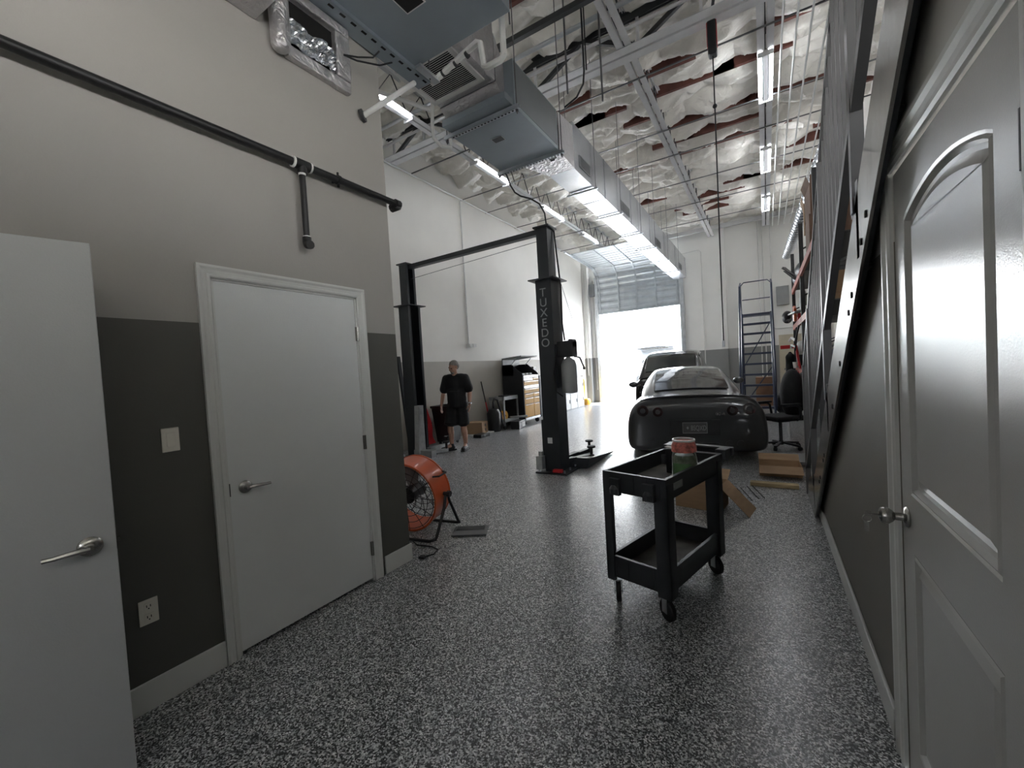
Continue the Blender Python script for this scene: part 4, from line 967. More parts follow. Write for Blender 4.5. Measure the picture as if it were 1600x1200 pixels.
# local: x across (width .42), y along (length), near end at -y
wx, ly0, ly1 = .205, -.40, .40
def tray(z0, z1, th, nm, x, y0, y1, flare=.0):
    mb = MB()
    mb.bx(-x, x, y0, y1, z0, z0 + .02)
    mb.bx(-x, x, y0, y0 + th, z0, z1).bx(-x, x, y1 - th, y1, z0, z1).bx(-x, -x + th, y0 + th, y1 - th, z0, z1).bx(x - th, x, y0 + th, y1 - th, z0, z1)
    for i in range(5): mb.bx(-x + .05 + i * .08, -x + .056 + i * .08, y0 - .004, y0, z0 + .01, z1 - .01)
    return build(mb, nm, M['cart'], t, bevel=.004)
tt = tray(.70, .822, .022, 'upper_tray', wx, ly0, ly1)
build(MB().bx(-wx + .024, wx - .024, ly0 + .024, ly1 - .024, .7202, .7225), 'tray_liner', M['carttop'], tt)
lt = tray(.165, .295, .022, 'lower_tray', wx - .012, ly0 + .01, ly1 - .01)
build(MB().bx(-wx + .036, wx - .036, ly0 + .034, ly1 - .034, .1852, .1875), 'tray_liner', M['carttop'], lt)
for sx in (-1, 1):
    for y, dy in ((ly0, .085), (ly1 - .085, .085)):
        x0, x1 = sorted((sx * (wx + .004), sx * (wx - (.080 if sx > 0 else .05))))
        build(MB().bx(x0, x1, y + .004, y + .028, .14, .79).bx(*sorted((sx * (wx + .004), sx * (wx - .018))), y + .004, y + dy, .14, .79), 'corner_post', M['cart'], t, bevel=.003)
hd = MB().bx(-wx, wx, ly1, ly1 + .03, .735, .822).bx(-wx - .02, -wx + .05, ly1 + .03, ly1 + .15, .775, .845).bx(wx - .05, wx + .02, ly1 + .03, ly1 + .15, .775, .845).bx(-wx - .03, wx + .03, ly1 + .12, ly1 + .17, .79, .845).bx(-wx + .05, wx - .05, ly1 + .03, ly1 + .12, .765, .78)
h = build(hd, 'handle', M['cart'], t, bevel=.006)
build(MB().bx(-wx + .08, -wx + .15, ly1 + .05, ly1 + .11, .842, .848).bx(-wx + .05, wx - .05, ly1 + .05, ly1 + .056, .838, .846).bx(-wx + .05, wx - .05, ly1 + .08, ly1 + .086, .838, .846), 'tool_slots', M['void_black'], h)
for sx in (-1, 1):
    build(MB().lathe([(.001, 0), (.028, .0), (.03, .03), (.018, .05), (.001, .05)], 14, Matrix.Translation((sx * .11, ly0 - .02, .70)) @ Matrix.Rotation(.0, 4, 'X')).bx(sx * .11 - .035, sx * .11 + .035, ly0 - .03, ly0, .69, .79), 'hook_boss', M['cart'], t, bevel=.003)
build(MB().bx(wx + .0005, wx + .003, ly0 + .08, ly0 + .20, .745, .785).tube([(wx + .003, ly0 + .14 + .048 * math.cos(q * PI / 12), .767 + .014 * math.sin(q * PI / 12)) for q in range(24)], .0018, 5, True).bx(wx + .003, wx + .0045, ly0 + .11, ly0 + .17, .763, .768), 'raised_mark', M['box'], tt)
for sx in (-1, 1):
    for y, rz in ((ly0 + .045, -.587 if sx < 0 else 1.1), (ly1 - .05, -.9 if sx < 0 else 1.1)):
        T = Matrix.Translation((sx * (wx - .045), y, .062)) @ Matrix.Rotation(rz * sx, 4, 'Z') @ Matrix.Rotation(PI / 2, 4, 'Y')
        w = build(MB().lathe([(.012, -.016), (.055, -.016), (.062, -.010), (.062, .010), (.055, .016), (.012, .016)], 24, T), 'caster_wheel', M['rubber'], t, smooth=True)
        T2 = Matrix.Translation((sx * (wx - .045), y, 0)) @ Matrix.Rotation(rz * sx, 4, 'Z')
        build(MB().bx(-.024, -.020, -.02, .02, .05, .14, T2).bx(.020, .024, -.02, .02, .05, .14, T2).bx(-.024, .024, -.024, .024, .136, .142, T2).cyl(T2 @ Vector((-.026, 0, .062)), T2 @ Vector((.026, 0, .062)), .006), 'caster_fork', M['steel'], w)
Tc = MW[t.name]
def oncart(x, y, z): return tuple(Tc @ Vector((x, y, z)))
# jar
j = thing('glass_jar', 'clear glass jar with red gingham lid and green label on the cart', 'jar', oncart(.125, .02, .7227), CR); j.scale = (1.12, 1.12, 1.12); MW[j.name] = MW[j.name] @ Matrix.Scale(1.12, 4)
build(MB().lathe([(.001, 0), (.062, 0), (.068, .008), (.068, .13), (.06, .155), (.056, .165), (.052, .165), (.055, .155), (.063, .13), (.063, .012), (.001, .008)], 28), 'jar_body', M['glass'], j, smooth=True)
build(MB().lathe([(.057, .158), (.066, .16), (.066, .19), (.058, .215), (.052, .218), (.001, .216), (.001, .19), (.057, .185)], 28), 'lid', M['lid'], j, smooth=True)
build(MB().lathe([(.0555, .218), (.0605, .218), (.0605, .228), (.0555, .228)], 28), 'lid_rim', M['white'], j, smooth=True)
rows = []
for i in range(11):
    a = -PI / 2 + .15 - .75 + 1.5 * i / 10; rows.append([(.0686 * math.cos(a), .0686 * math.sin(a), .03), (.0686 * math.cos(a), .0686 * math.sin(a), .10)])
lb = build(MB().strip(rows), 'label', M['green'], j, smooth=True, solid=.0006)
build(MB().lathe([(.001, .009), (.0622, .0125), (.0622, .12), (.05, .14), (.001, .142)], 24), 'lightener', M['jarfill'], j, smooth=True)  # added opaque core that keeps the clear glass from looking black
# black can with open flip top beside it
j = thing('black_box_can', 'small black boxy tin with light flap behind the jar on the cart', 'tin', oncart(-.0, .13, .7227), CR)
build(MB().bx(-.04, .04, -.03, .03, 0, .165), 'tin_body', M['black'], j, bevel=.006)
build(MB().box((-.02, 0, .171), (.055, .045, .006), 0, 0, .12), 'flap', M['lightp'], j)
tag(build(MB().add([oncart(.0, -.12, .1880), oncart(.07, -.09, .1880), oncart(.05, -.03, .1885), oncart(-.01, -.06, .1885), oncart(.02, -.09, .2)], [(0, 1, 2, 3), (0, 1, 4), (1, 2, 4), (2, 3, 4), (3, 0, 4)]), 'paper_scrap', M['lightp']), 'crumpled white paper scrap in the lower tray of the cart', 'paper')

# ================================================================== drum fan
t = thing('drum_fan', 'orange drum fan on a black tube stand behind the partition corner', 'fan', (-2.92, 2.86, 0), .17)
FC = Vector((0, -.06, .37)); R = .325
FT = Matrix.Translation(FC) @ Matrix.Rotation(-PI / 2 + .12, 4, 'X')
D = .13
build(MB().lathe([(R - .012, -D), (R + .006, -D), (R + .006, -D + .012), (R, -D + .016), (R, D - .016), (R + .006, D - .012), (R + .006, D), (R - .012, D), (R - .01, D - .02), (R - .01, -D + .02), (R - .012, -D)], 48, FT), 'drum', M['orange'], t, smooth=True)
for zz in (-D, D): 
    g = MB()
    for k in range(5):
        r = .06 + k * .06; g.tube([FT @ Vector((r * math.cos(i * PI / 16), r * math.sin(i * PI / 16), zz)) for i in range(32)], .003, 5, True)
    for k in range(12):
        a = k * PI / 6; g.cyl(FT @ Vector((.03 * math.cos(a), .03 * math.sin(a), zz)), FT @ Vector((R * math.cos(a), R * math.sin(a), zz)), .003, n=5)
    build(g, 'wire_guard', M['blackpipe'], t)
build(MB().cyl(FT @ Vector((0, 0, -.09)), FT @ Vector((0, 0, .10)), .075, n=20), 'motor', M['black'], t, smooth=True)
for k in range(3):
    a0 = k * 2 * PI / 3 + .5; rows = []
    for i in range(7):
        r = .06 + .23 * i / 6; w_ = .30 - .09 * i / 6
        rows.append([FT @ Vector((r * math.cos(a0 + w_ * q), r * math.sin(a0 + w_ * q), .02 + q * .05)) for q in (-1, -.5, 0, .5, 1)])
    build(MB().strip(rows), 'blade', M['box'], t, smooth=True, solid=.004)
XS = R + .03
build(MB().tube([(XS, -.02, .37), (XS, .0, .30), (XS, .13, .07), (XS, .16, .03), (XS - .05, .18, .018), (-XS + .05, .18, .018), (-XS, .16, .03), (-XS, .13, .07), (-XS, 0, .30), (-XS, -.02, .37)], .014, 8), 'stand_tube', M['blackpipe'], t, smooth=True)
build(MB().tube([(XS, -.06, .36), (XS, -.10, .25), (XS, -.24, .06), (XS, -.27, .03), (XS - .05, -.29, .018), (-XS + .05, -.29, .018), (-XS, -.27, .03), (-XS, -.24, .06), (-XS, -.1, .25), (-XS, -.06, .36)], .014, 8), 'stand_tube', M['blackpipe'], t, smooth=True)
for s in (-1, 1): build(MB().cyl((s * (R - .005), -.04, .37), (s * (XS + .03), -.04, .37), .018).cyl((s * (XS + .01), -.04, .37), (s * (XS + .04), -.04, .37), .03, n=8), 'tilt_knob', M['black'], t, smooth=True)
build(MB().tube([(R * .86, -.14, .37 + R * .55), (R * .9 + .045, -.12, .37 + R * .56), (R * .9 + .055, -.02, .37 + R * .60), (R * .86, .04, .37 + R * .58)], .009, 6), 'carry_handle', M['black'], t, smooth=True)
build(MB().tube([(.12, -.29, .012), (.22, -.36, .007), (.38, -.36, .007), (.46, -.40, .007), (.47, -.48, .007), (.42, -.55, .007)], .006, 6).bx(.39, .44, -.58, -.545, .001, .02), 'power_cord', M['black'], t)
# laptop-like grey case on the floor
t = thing('laptop', 'dark grey laptop lying on the floor behind the drum fan', 'laptop', (-2.39, 2.98, 0), .5)
build(MB().bx(-.16, .16, -.11, .11, 0.001, .018), 'base', M['box2'], t, bevel=.004)
build(MB().bx(-.13, .13, 0, .095, .018, .0195), 'keyboard', M['black'], t)

# ================================================================== cardboard boxes by the cart
def open_box(name, label, loc, rz, w, d, h, flaps, m='cardboard', group=None):
    t = thing(name, label, 'box', loc, rz, group); e = .005
    b = MB().bx(-w / 2, w / 2, -d / 2, d / 2, .001, e).bx(-w / 2, w / 2, -d / 2, -d / 2 + e, e, h).bx(-w / 2, w / 2, d / 2 - e, d / 2, e, h).bx(-w / 2, -w / 2 + e, -d / 2 + e, d / 2 - e, e, h).bx(w / 2 - e, w / 2, -d / 2 + e, d / 2 - e, e, h)
    build(b, 'box_body', M[m], t)
    for side, L, ang in flaps:
        if side in 'lr':
            s = -1 if side == 'l' else 1; p = Vector((s * w / 2, 0, h)); q = p + Vector((s * math.cos(ang), 0, math.sin(ang))) * L
            build(MB().strip([[(p.x, -d / 2, p.z), (p.x, d / 2, p.z)], [(q.x, -d / 2, q.z), (q.x, d / 2, q.z)]]), 'flap', M[m], t, solid=.005)
        else:
            s = -1 if side == 'f' else 1; p = Vector((0, s * d / 2, h)); q = p + Vector((0, s * math.cos(ang), math.sin(ang))) * L
            build(MB().strip([[(-w / 2, p.y, p.z), (w / 2, p.y, p.z)], [(-w / 2, q.y, q.z), (w / 2, q.y, q.z)]]), 'flap', M[m], t, solid=.005)
    return t
open_box('cardboard_box', 'open brown cardboard box behind the cart with a flap folded down to the floor', (-.60, 4.50, 0), -.16, .42, .30, .25, (('r', .36, -.80), ('b', .15, .5), ('l', .2, .9)))
open_box('cardboard_box', 'shallow brown cardboard carton on the floor under the office chair, by the stair foot', (.10, 6.05, 0), .03, .44, .36, .13, (('f', .17, -.35), ('b', .14, .4)))
t = tag(build(MB().bx(-.20, .26, 5.36, 5.45, .001, .045), 'wood_plank', M['wood'], bevel=.003), 'short sawn timber plank on the floor at the stair foot', 'plank')
for i, (x, y) in enumerate(((-.20, 4.75), (-.17, 4.80), (-.11, 4.88), (-.06, 4.92))):
    tag(build(MB().cyl((x, y, .006), (x - .12, y + .42, .01), .005, n=6), 'thin_rod', M['blackpipe']), 'thin black rod lying on the floor between the cart and the coupe', 'rod', 'loose black rods on the floor')

# ================================================================== office chair by the stair
t = thing('office_chair', 'black swivel office chair beside the rear corner of the coupe', 'chair', (.16, 7.72, 0), -.9)
bs = build(MB().lathe([(.001, .06), (.035, .06), (.03, .12), (.024, .13), (.024, .44), (.001, .44)], 14), 'gas_stem', M['black'], t, smooth=True)
for k in range(5):
    a = k * 2 * PI / 5 + .3; c, s_ = math.cos(a), math.sin(a)
    l = build(MB().beam((.03 * c, .03 * s_, .095), (.29 * c, .29 * s_, .07), .045, .03), 'base_leg', M['black'], t, bevel=.006)
    build(MB().cyl((.29 * c - .02 * s_, .29 * s_ + .02 * c, .03), (.29 * c + .02 * s_, .29 * s_ - .02 * c, .03), .028, n=12).cyl((.29 * c, .29 * s_, .03), (.29 * c, .29 * s_, .07), .008, n=6), 'caster', M['rubber'], l)
build(MB().bx(-.25, .25, -.24, .24, .45, .53), 'seat', M['cloth'], t, bevel=.035, sub=0)
build(MB().bx(-.08, .08, -.08, .1, .42, .46).beam((0, .1, .43), (0, .30, .5), .07, .03).beam((0, .29, .48), (0, .32, .75), .07, .03), 'back_bracket', M['black'], t)
rows = []
for i in range(9):
    z = .60 + .48 * i / 8; rows.append([(x * (1 - .15 * (i / 8) ** 2), .27 + .05 * math.sin(i / 8 * PI) * -1 + .10 * i / 8 - .25 * x * x, z) for x in (-.23, -.15, -.07, 0, .07, .15, .23)])
build(MB().strip(rows), 'backrest', M['cloth'], t, smooth=True, solid=.045)
for s in (-1, 1): build(MB().tube([(s * .22, .1, .46), (s * .30, .1, .5), (s * .31, .08, .66), (s * .30, .02, .70), (s * .30, -.2, .70)], .018, 8).bx(s * .30 - .035, s * .30 + .035, -.22, .08, .70, .73), 'armrest', M['black'], t, smooth=True)
t = tag(build(MB().ell((.34, 7.90, .84), (.17, .28, .40), 14), 'draped_jacket', M['cloth'], smooth=True), 'black bundle of cloth draped over the back of the office chair', 'jacket')

# ================================================================== rolling ladder
t = thing('rolling_ladder', 'dark blue rolling warehouse ladder standing near the rear wall', 'ladder', (-.18, 11.35, 0), 0)
hw = .33; ly = lambda z: 1.45 * z / 2.62
N = 10
for s in (-1, 1):
    build(MB().tube([(s * hw, .0, .12), (s * hw, ly(2.62), 2.62)], .024, 8), 'side_rail', M['blue'], t, smooth=True)
    build(MB().tube([(s * hw, 1.48, .10), (s * hw, 1.48, 2.62)], .022, 8), 'rear_post', M['blue'], t, smooth=True)
    build(MB().tube([(s * (hw + .03), .0, .85), (s * (hw + .03), 1.35, 3.35), (s * (hw + .03), 1.9, 3.52)], .022, 8).cyl((s * (hw + .03), 0, .2), (s * (hw + .03), 0, .86), .015), 'handrail', M['blue'], t, smooth=True)
    build(MB().tube([(s * hw, .0, .12), (s * hw, 1.9, .10)], .017, 8), 'base_rail', M['blue'], t, smooth=True)
    for y in (.02, 1.86): build(MB().cyl((s * hw - .015, y, .055), (s * hw + .015, y, .055), .055, n=16), 'wheel', M['rubber'], t, smooth=True)
    build(MB().beam((s * hw, .62, 1.12), (s * hw, 1.48, .9), .02, .02), 'side_strut', M['blue'], t)
    build(MB().beam((s * hw, 1.1, 1.98), (s * hw, 1.48, 1.7), .02, .02), 'side_strut', M['blue'], t)
for i in range(N):
    z = .26 + (2.62 - .26) * i / (N - 1)
    build(MB().bx(-hw, hw, ly(z) - .0, ly(z) + (.17 if i < N - 1 else .5), z - .05, z), 'step', M['blue'], t)
build(MB().tube([(-hw - .03, 1.9, 2.62), (-hw - .03, 1.9, 3.44), (-hw + .05, 1.9, 3.53), (hw - .05, 1.9, 3.53), (hw + .03, 1.9, 3.44), (hw + .03, 1.9, 2.62)], .015, 8).cyl((-hw, 1.9, 3.05), (hw, 1.9, 3.05), .013), 'platform_guard', M['blue'], t, smooth=True)
build(MB().beam((-hw, 1.5, 1.2), (hw, 1.5, 2.4), .025, .012, (0, 1, 0)).beam((-hw, 1.5, .2), (hw, 1.5, 1.2), .025, .012, (0, 1, 0)), 'cross_brace', M['blue'], t)
for i in range(5):
    tag(build(MB().bx(-.28, .20, 14.2, 14.6, .001 + i * .17, .001 + i * .17 + .168), 'carton', M['brown'], bevel=.003), 'brown carton stacked behind the ladder, ' + ('bottom one of the pile', 'second from the bottom', 'middle of the pile', 'second from the top', 'top one of the pile')[i], 'carton', 'cartons stacked behind the ladder')
# ================================================================== pallet rack on the right and its load
RX0, RX1 = .62, 1.62
t = thing('pallet_rack', 'pallet rack with orange-red beams behind the stair guard on the right', 'rack', (1.1, 9.9, 0))
for y in (7.15, 9.95, 12.8):
    for x in (RX0, RX1):
        build(MB().bx(x, x + .07, y - .04, y + .04, 0, 4.0), 'upright', M['dark'], t, W=True)
    for z in (.5, 1.5, 2.6, 3.5): build(MB().beam((RX0 + .035, y, z), (RX1 + .035, y, z + .4), .03, .03), 'upright_brace', M['dark'], t, W=True)
for (ya_, yb_) in ((7.19, 9.91), (9.99, 12.76)):
    for z in (1.15, 2.20, 3.10):
        for x in (RX0 - .005, RX1 + .03): build(MB().bx(x, x + .045, ya_, yb_, z - .12, z), 'rack_beam', M['beam'], t, W=True)
        dk = MB()
        build(MB().bx(RX0 + .045, RX1 + .025, ya_, yb_, z - .02, z - .003), 'wire_deck', M['dark'], t, W=True)
def box(name, label, c, d, m, rz=0, cat='box', bev=.004, group=None):
    return tag(build(MB().box((c[0], c[1], c[2] + d[2] / 2), d, rz), name, M[m], bevel=bev), label, cat, group)
open_box('cardboard_box', 'tall open cardboard box on top of the rack, nearer the viewer', (.92, 8.45, 3.66), .05, .52, .6, .46, (('f', .14, 1.3), ('l', .14, 1.25)), 'cardd')
open_box('cardboard_box', 'cardboard box with raised flap on top of the rack, farther one', (.90, 9.30, 3.66), -.05, .46, .5, .44, (('l', .16, 1.35), ('b', .14, 1.2)))
box('cardboard_box', 'closed cardboard carton carrying the nearer tall box on the rack', (.95, 8.45, 3.10), (.6, .7, .555), 'cardd', .0)
for i, (y, x, lab) in enumerate(((9.25, .91, 'lower'), (9.28, .91, 'upper'))):
    tag(build(MB().ell((x, y, 3.238 + i * .27), (.22, .40, .134), 14), 'paper_sack', M['cardboard'], smooth=True), 'brown kraft paper sack on the top rack beam, ' + lab + ' of two', 'sack')
tag(build(MB().ell((.80, 11.2, 3.30), (.20, .5, .20), 14), 'duffel_bag', M['black'], smooth=True), 'black soft bag on the top of the rack behind the sacks', 'bag')
tag(build(MB().ell((.78, 12.15, 3.27), (.18, .30, .17), 14), 'blue_bag', M['blue'], smooth=True), 'dark blue bag at the far end of the top of the rack', 'bag')
for i in range(3):
    tag(build(MB().beam((.66, 11.35 + .2 * i, 3.10 + .1), (.40 + .03 * i, 11.5 + .22 * i, 3.46 + .06 * (i % 2)), .10, .02), 'black_strip', M['black'], bevel=.004), 'black strip sticking out over the aisle from the top of the rack', 'strip', 'black strips on the rack')
tag(build(MB().add([(.46, 11.4, 2.36), (1.2, 11.2, 2.46), (1.2, 10.1, 2.40), (.52, 10.05, 2.30), (.46, 11.4, 2.39), (1.2, 11.2, 2.49), (1.2, 10.1, 2.43), (.52, 10.05, 2.33)], [(0, 1, 2, 3), (4, 5, 6, 7), (0, 1, 5, 4), (1, 2, 6, 5), (2, 3, 7, 6), (3, 0, 4, 7)]), 'grey_sheet', M['grayp']), 'grey sheet panel lying on the middle shelf of the rack', 'panel')
for i, (y, lab) in enumerate(((10.3, 'nearer'), (10.9, 'farther'))):
    tag(build(MB().lathe([(.001, 0), (.045, 0), (.045, .2), (.03, .24), (.03, .27), (.001, .27)], 14, Matrix.Translation((.74, y, 2.505)) if False else Matrix.Translation((.70, y, 2.46))), 'white_can', M['white'], smooth=True), 'white spray can on the grey panel of the rack, ' + lab + ' of two', 'can')
box('carton', 'tan carton at the near end of the middle rack shelf', (.95, 8.3, 2.203), (.5, .6, .5), 'cardboard', .1, 'carton')
tag(build(MB().tube([(.60, 11.5, 2.22), (.60, 11.5, 2.50), (.60, 11.66, 2.56), (.60, 11.8, 2.48), (.60, 11.8, 2.3)], .035, 8).ell((.61, 11.62, 2.36), (.05, .12, .07), 10), 'orange_clamp', M['orange'], smooth=True), 'orange clamp tool on the middle rack beam', 'clamp')
tag(build(MB().ell((.50, 12.7, 2.42), (.12, .25, .16), 12).beam((.45, 12.0, 2.25), (.6, 13.0, 2.45), .08, .03), 'black_helmet', M['black'], smooth=True), 'black rounded bundle at the far end of the middle rack shelf', 'bundle')
tag(build(MB().ell((.74, 11.6, 1.62), (.16, .40, .16), 12).tube([(.6, 11.2, 1.75), (.52, 11.5, 1.85), (.5, 12.2, 1.80)], .025, 8).tube([(.6, 11.0, 1.6), (.5, 11.3, 1.68), (.52, 11.9, 1.62)], .02, 8), 'white_machine', M['lightp'], smooth=True), 'pale tangled machine part on the lower shelf of the rack', 'machine')
tag(build(MB().beam((.34, 12.5, 1.66), (.66, 12.3, 1.66), .09, .09), 'red_bar', M['red'], bevel=.01), 'red square arm sticking out from the lower rack shelf', 'jack')
tag(build(MB().tube([(.62, 10.7, 1.16), (.58, 10.75, 1.4), (.57, 10.9, 1.65), (.60, 11.05, 1.5), (.62, 11.1, 1.2)], .022, 8), 'red_hose', M['red'], smooth=True), 'red hose loop hanging on the lower rack shelf', 'hose')
tag(build(MB().ell((.50, 12.0, 1.12), (.10, .18, .42), 14).limb((.50, 11.9, 1.4), (.48, 12.1, .75), .10, .07), 'hanging_overall', M['cloth'], smooth=True), 'black overall hanging from the end of the lower rack beam', 'overall')
tag(build(MB().lathe([(.001, 0), (.05, 0), (.065, .14), (.001, .14)], 14, Matrix.Translation((.575, 11.3, 1.153))), 'white_cup', M['white'], smooth=True), 'white plastic cup on the lower rack shelf', 'cup')
tag(build(MB().ell((.56, 10.9, .95), (.05, .12, .07), 10).beam((.52, 10.7, .82), (.54, 11.2, 1.0), .05, .05), 'red_jack', M['red'], smooth=True), 'red and white jack head below the lower rack beam', 'jack')
for nm, lab, c, d, m, cat in (
        ('tool_box', 'red metal tool box on the middle rack shelf behind the orange clamp', (.80, 12.3, 2.203), (.24, .5, .24), 'red', 'tool box'),
        ('tool_box', 'black power tool case on the lower rack shelf, far end', (.80, 12.35, 1.153), (.3, .45, .30), 'black', 'tool box'),
        ('plastic_crate', 'blue crate on the lower rack shelf at the near end', (.92, 8.6, 1.153), (.45, .6, .36), 'blue', 'crate'),
        ('carton', 'brown carton at the middle of the lower rack shelf', (.88, 10.5, 1.153), (.4, .5, .3), 'cardd', 'carton'),
        ('plastic_crate', 'grey crate on the floor under the rack, nearer of two', (.92, 9.2, .001), (.5, .7, .42), 'grayp', 'crate'),
        ('plastic_crate', 'black crate on the floor under the rack, farther of two', (.92, 10.8, .001), (.5, .8, .5), 'black', 'crate')):
    box(nm, lab, c, d, m, 0, cat, .01)
for i, (y, m, lab) in enumerate(((10.15, 'rubber', 'black cable coil hanging below the lower rack beam, nearest'), (11.05, 'red', 'red cable coil hanging below the lower rack beam'), (11.75, 'rubber', 'black cable coil hanging below the lower rack beam, farthest'))):
    hp = MB()
    for k in range(3): hp.tube([(.575 + .012 * k, y + (.12 + .012 * k) * math.sin(q * PI / 9), .80 + (.26 + .015 * k) * math.cos(q * PI / 9)) for q in range(18)], .011, 6, True)
    tag(build(hp, 'hanging_cable_coil', M[m], smooth=True), lab, 'cable coil')
tag(build(MB().tube([(.60, 10.3, 2.05), (.55, 10.5, 1.8), (.55, 10.8, 1.75), (.60, 11.0, 2.05)], .016, 6).tube([(.59, 10.35, 2.05), (.54, 10.7, 1.55), (.59, 11.1, 2.05)], .012, 6), 'hanging_hose', M['rubber'], smooth=True), 'black hose slung in a loop under the middle rack beam', 'hose')
wt = thing('spare_wheel', 'white-rimmed wheel standing on edge by the ladder foot', 'wheel', (.42, 12.0, 0))
T = Matrix.Translation((.42, 12.0, .31)) @ Matrix.Rotation(PI / 2 + .5, 4, 'Y') @ Matrix.Rotation(.3, 4, 'X')
T = Matrix.Translation((.42, 12.0, .30)) @ Matrix.Rotation(.5, 4, 'Z') @ Matrix.Rotation(PI / 2, 4, 'X')
build(MB().lathe([(.2, -.09), (.28, -.09), (.30, -.05), (.30, .05), (.28, .09), (.2, .09)], 28, T), 'tyre', M['rubber'], wt, W=True, smooth=True)
build(MB().lathe([(.03, .05), (.19, .06), (.205, .085), (.205, -.085), (.19, -.06), (.03, -.05)], 28, T), 'rim', M['white'], wt, W=True, smooth=True)
tag(build(MB().bx(.10, .45, 6.45, 7.0, .03, .07).bx(.15, .2, 6.5, 6.55, .001, .03).bx(.15, .2, 6.9, 6.95, .001, .03).bx(.38, .43, 6.5, 6.55, .001, .03).bx(.38, .43, 6.9, 6.95, .001, .03), 'floor_dolly', M['grayp']), 'low grey dolly on the floor between the carton and the office chair', 'dolly')
tag(build(MB().bx(.30, .315, 8.4, 9.6, .02, .95), 'white_board', M['lightp']), 'white board standing on edge behind the office chair', 'board')

# ================================================================== along the left shop wall
t = thing('mechanic_creeper', 'red mechanic creeper stood on end against the left wall by the lift post', 'creeper', (-6.0, 6.22, 0), -PI / 2 + .2)
rows = []
def crw(v): return .10 + .11 * min(1, v * 2.2) if v < .4 else (.21 - .05 * (v - .4) if v < .8 else .195 - .5 * (v - .8))
for i in range(15):
    v = 1 - i / 14; z = .06 + .92 * i / 14; wd = .20 - .11 * (i / 14) ** 1.4
    rows.append([(x * wd, .10 - .20 * i / 14 - .08 * math.exp(-((i - 2) / 2.5) ** 2) + .04 * x * x, z) for x in (-1, -.6, -.2, .2, .6, 1)])
c = build(MB().strip(rows), 'bed', M['red'], t, smooth=True, solid=.05)
build(MB().bx(-.10, .10, -.10, -.05, .80, .97), 'headrest', M['red'], t, bevel=.02)
for x in (-.16, .16):
    for z in (.10, .5): build(MB().cyl((x, -.02 + (.10 if z < .3 else .06), z - .02), (x, .05, z), .025, n=10), 'caster', M['rubber'], t, smooth=True)
t = thing('trash_bin', 'black wheeled square bin behind the man against the left wall', 'bin', (-5.83, 6.74, 0), .1)
build(MB().add([(s * a, q * b, z) for z, a, b in ((.07, .17, .17), (.80, .235, .225)) for s, q in ((-1, -1), (1, -1), (1, 1), (-1, 1))], [(0, 1, 5, 4), (1, 2, 6, 5), (2, 3, 7, 6), (3, 0, 4, 7), (3, 2, 1, 0)]), 'bin_body', M['black'], t, solid=.012)
build(MB().bx(-.26, .26, -.25, -.215, .78, .83).bx(-.26, .26, .215, .25, .78, .83).bx(-.26, -.22, -.22, .22, .78, .83).bx(.22, .26, -.22, .22, .78, .83), 'rim', M['black'], t, bevel=.006)
for sx in (-1, 1):
    for sy in (-1, 1): build(MB().cyl((sx * .13 - .012, sy * .13, .035), (sx * .13 + .012, sy * .13, .035), .035, n=14).bx(sx * .13 - .02, sx * .13 + .02, sy * .13 - .02, sy * .13 + .02, .05, .08), 'caster', M['rubber'], t, smooth=True)
tag(build(MB().cyl((-6.02, 7.22, 0.001), (-6.02, 7.22, .62), .055), 'white_tube', M['pvc'], smooth=True), 'white roll standing behind the bin by the left wall', 'roll')
b_ = thing('cardboard_box', 'small printed cardboard box on the floor by the left wall, right of the man', 'box', (-5.95, 7.93, .032), .25)
build(MB().bx(-.2, .2, -.19, .19, 0, .27), 'box_body', M['cardboard'], b_, bevel=.004)
for z in (.08, .19): build(MB().cyl((.2, .02, z), (.203, .02, z), .035, n=16), 'printed_dot', M['black'], b_)
tag(build(MB().bx(-6.15, -5.72, 7.58, 8.3, .001, .03), 'flat_board', M['lightp'], bevel=.003), 'flat white board on the floor under the small printed box', 'board')
tag(build(MB().bx(-5.72, -5.50, 7.45, 7.80, .001, .075), 'black_tray', M['black'], bevel=.006), 'flat black tray on the floor in front of the white board', 'tray')
t = thing('push_broom', 'black and red handled broom leaning on the left wall beside the steel cart', 'broom', (-6.08, 8.58, 0))
build(MB().cyl((-6.02, 8.60, .1), (-6.17, 8.50, 1.25), .013, n=8), 'handle', M['black'], t, W=True)
build(MB().cyl((-6.025, 8.597, .14), (-6.10, 8.547, .72), .0145, n=8), 'grip', M['red'], t, W=True)
build(MB().box((-6.03, 8.52, .05), (.07, .30, .098)), 'head', M['black'], t, W=True)
# steel shop cart
t = thing('shop_cart', 'grey steel shop cart with black tools, left of the yellow tool chest', 'cart', (-5.88, 9.07, 0))
x0, x1, y0, y1 = -6.10, -5.65, 8.70, 9.40
build(MB().bx(x0, x1, y0, y1, .74, .76).bx(x0, x1, y0, y0 + .015, .76, .83).bx(x0, x1, y1 - .015, y1, .76, .83).bx(x0, x0 + .015, y0, y1, .76, .83).bx(x1 - .015, x1, y0, y1, .76, .83), 'top_tray', M['liftg'], t, W=True)
build(MB().bx(x0, x1, y0, y1, .18, .20).bx(x1 - .015, x1, y0, y1, .20, .26).bx(x0, x1, y0, y0 + .015, .20, .26), 'bottom_tray', M['liftg'], t, W=True)
for x in (x0 + .02, x1 - .02):
    for y in (y0 + .02, y1 - .02):
        l = build(MB().bx(x - .018, x + .018, y - .018, y + .018, .09, .80), 'leg', M['liftg'], t, W=True)
        build(MB().cyl((x, y - .015, .045), (x, y + .015, .045), .045, n=14), 'caster', M['rubber'], l, W=True)
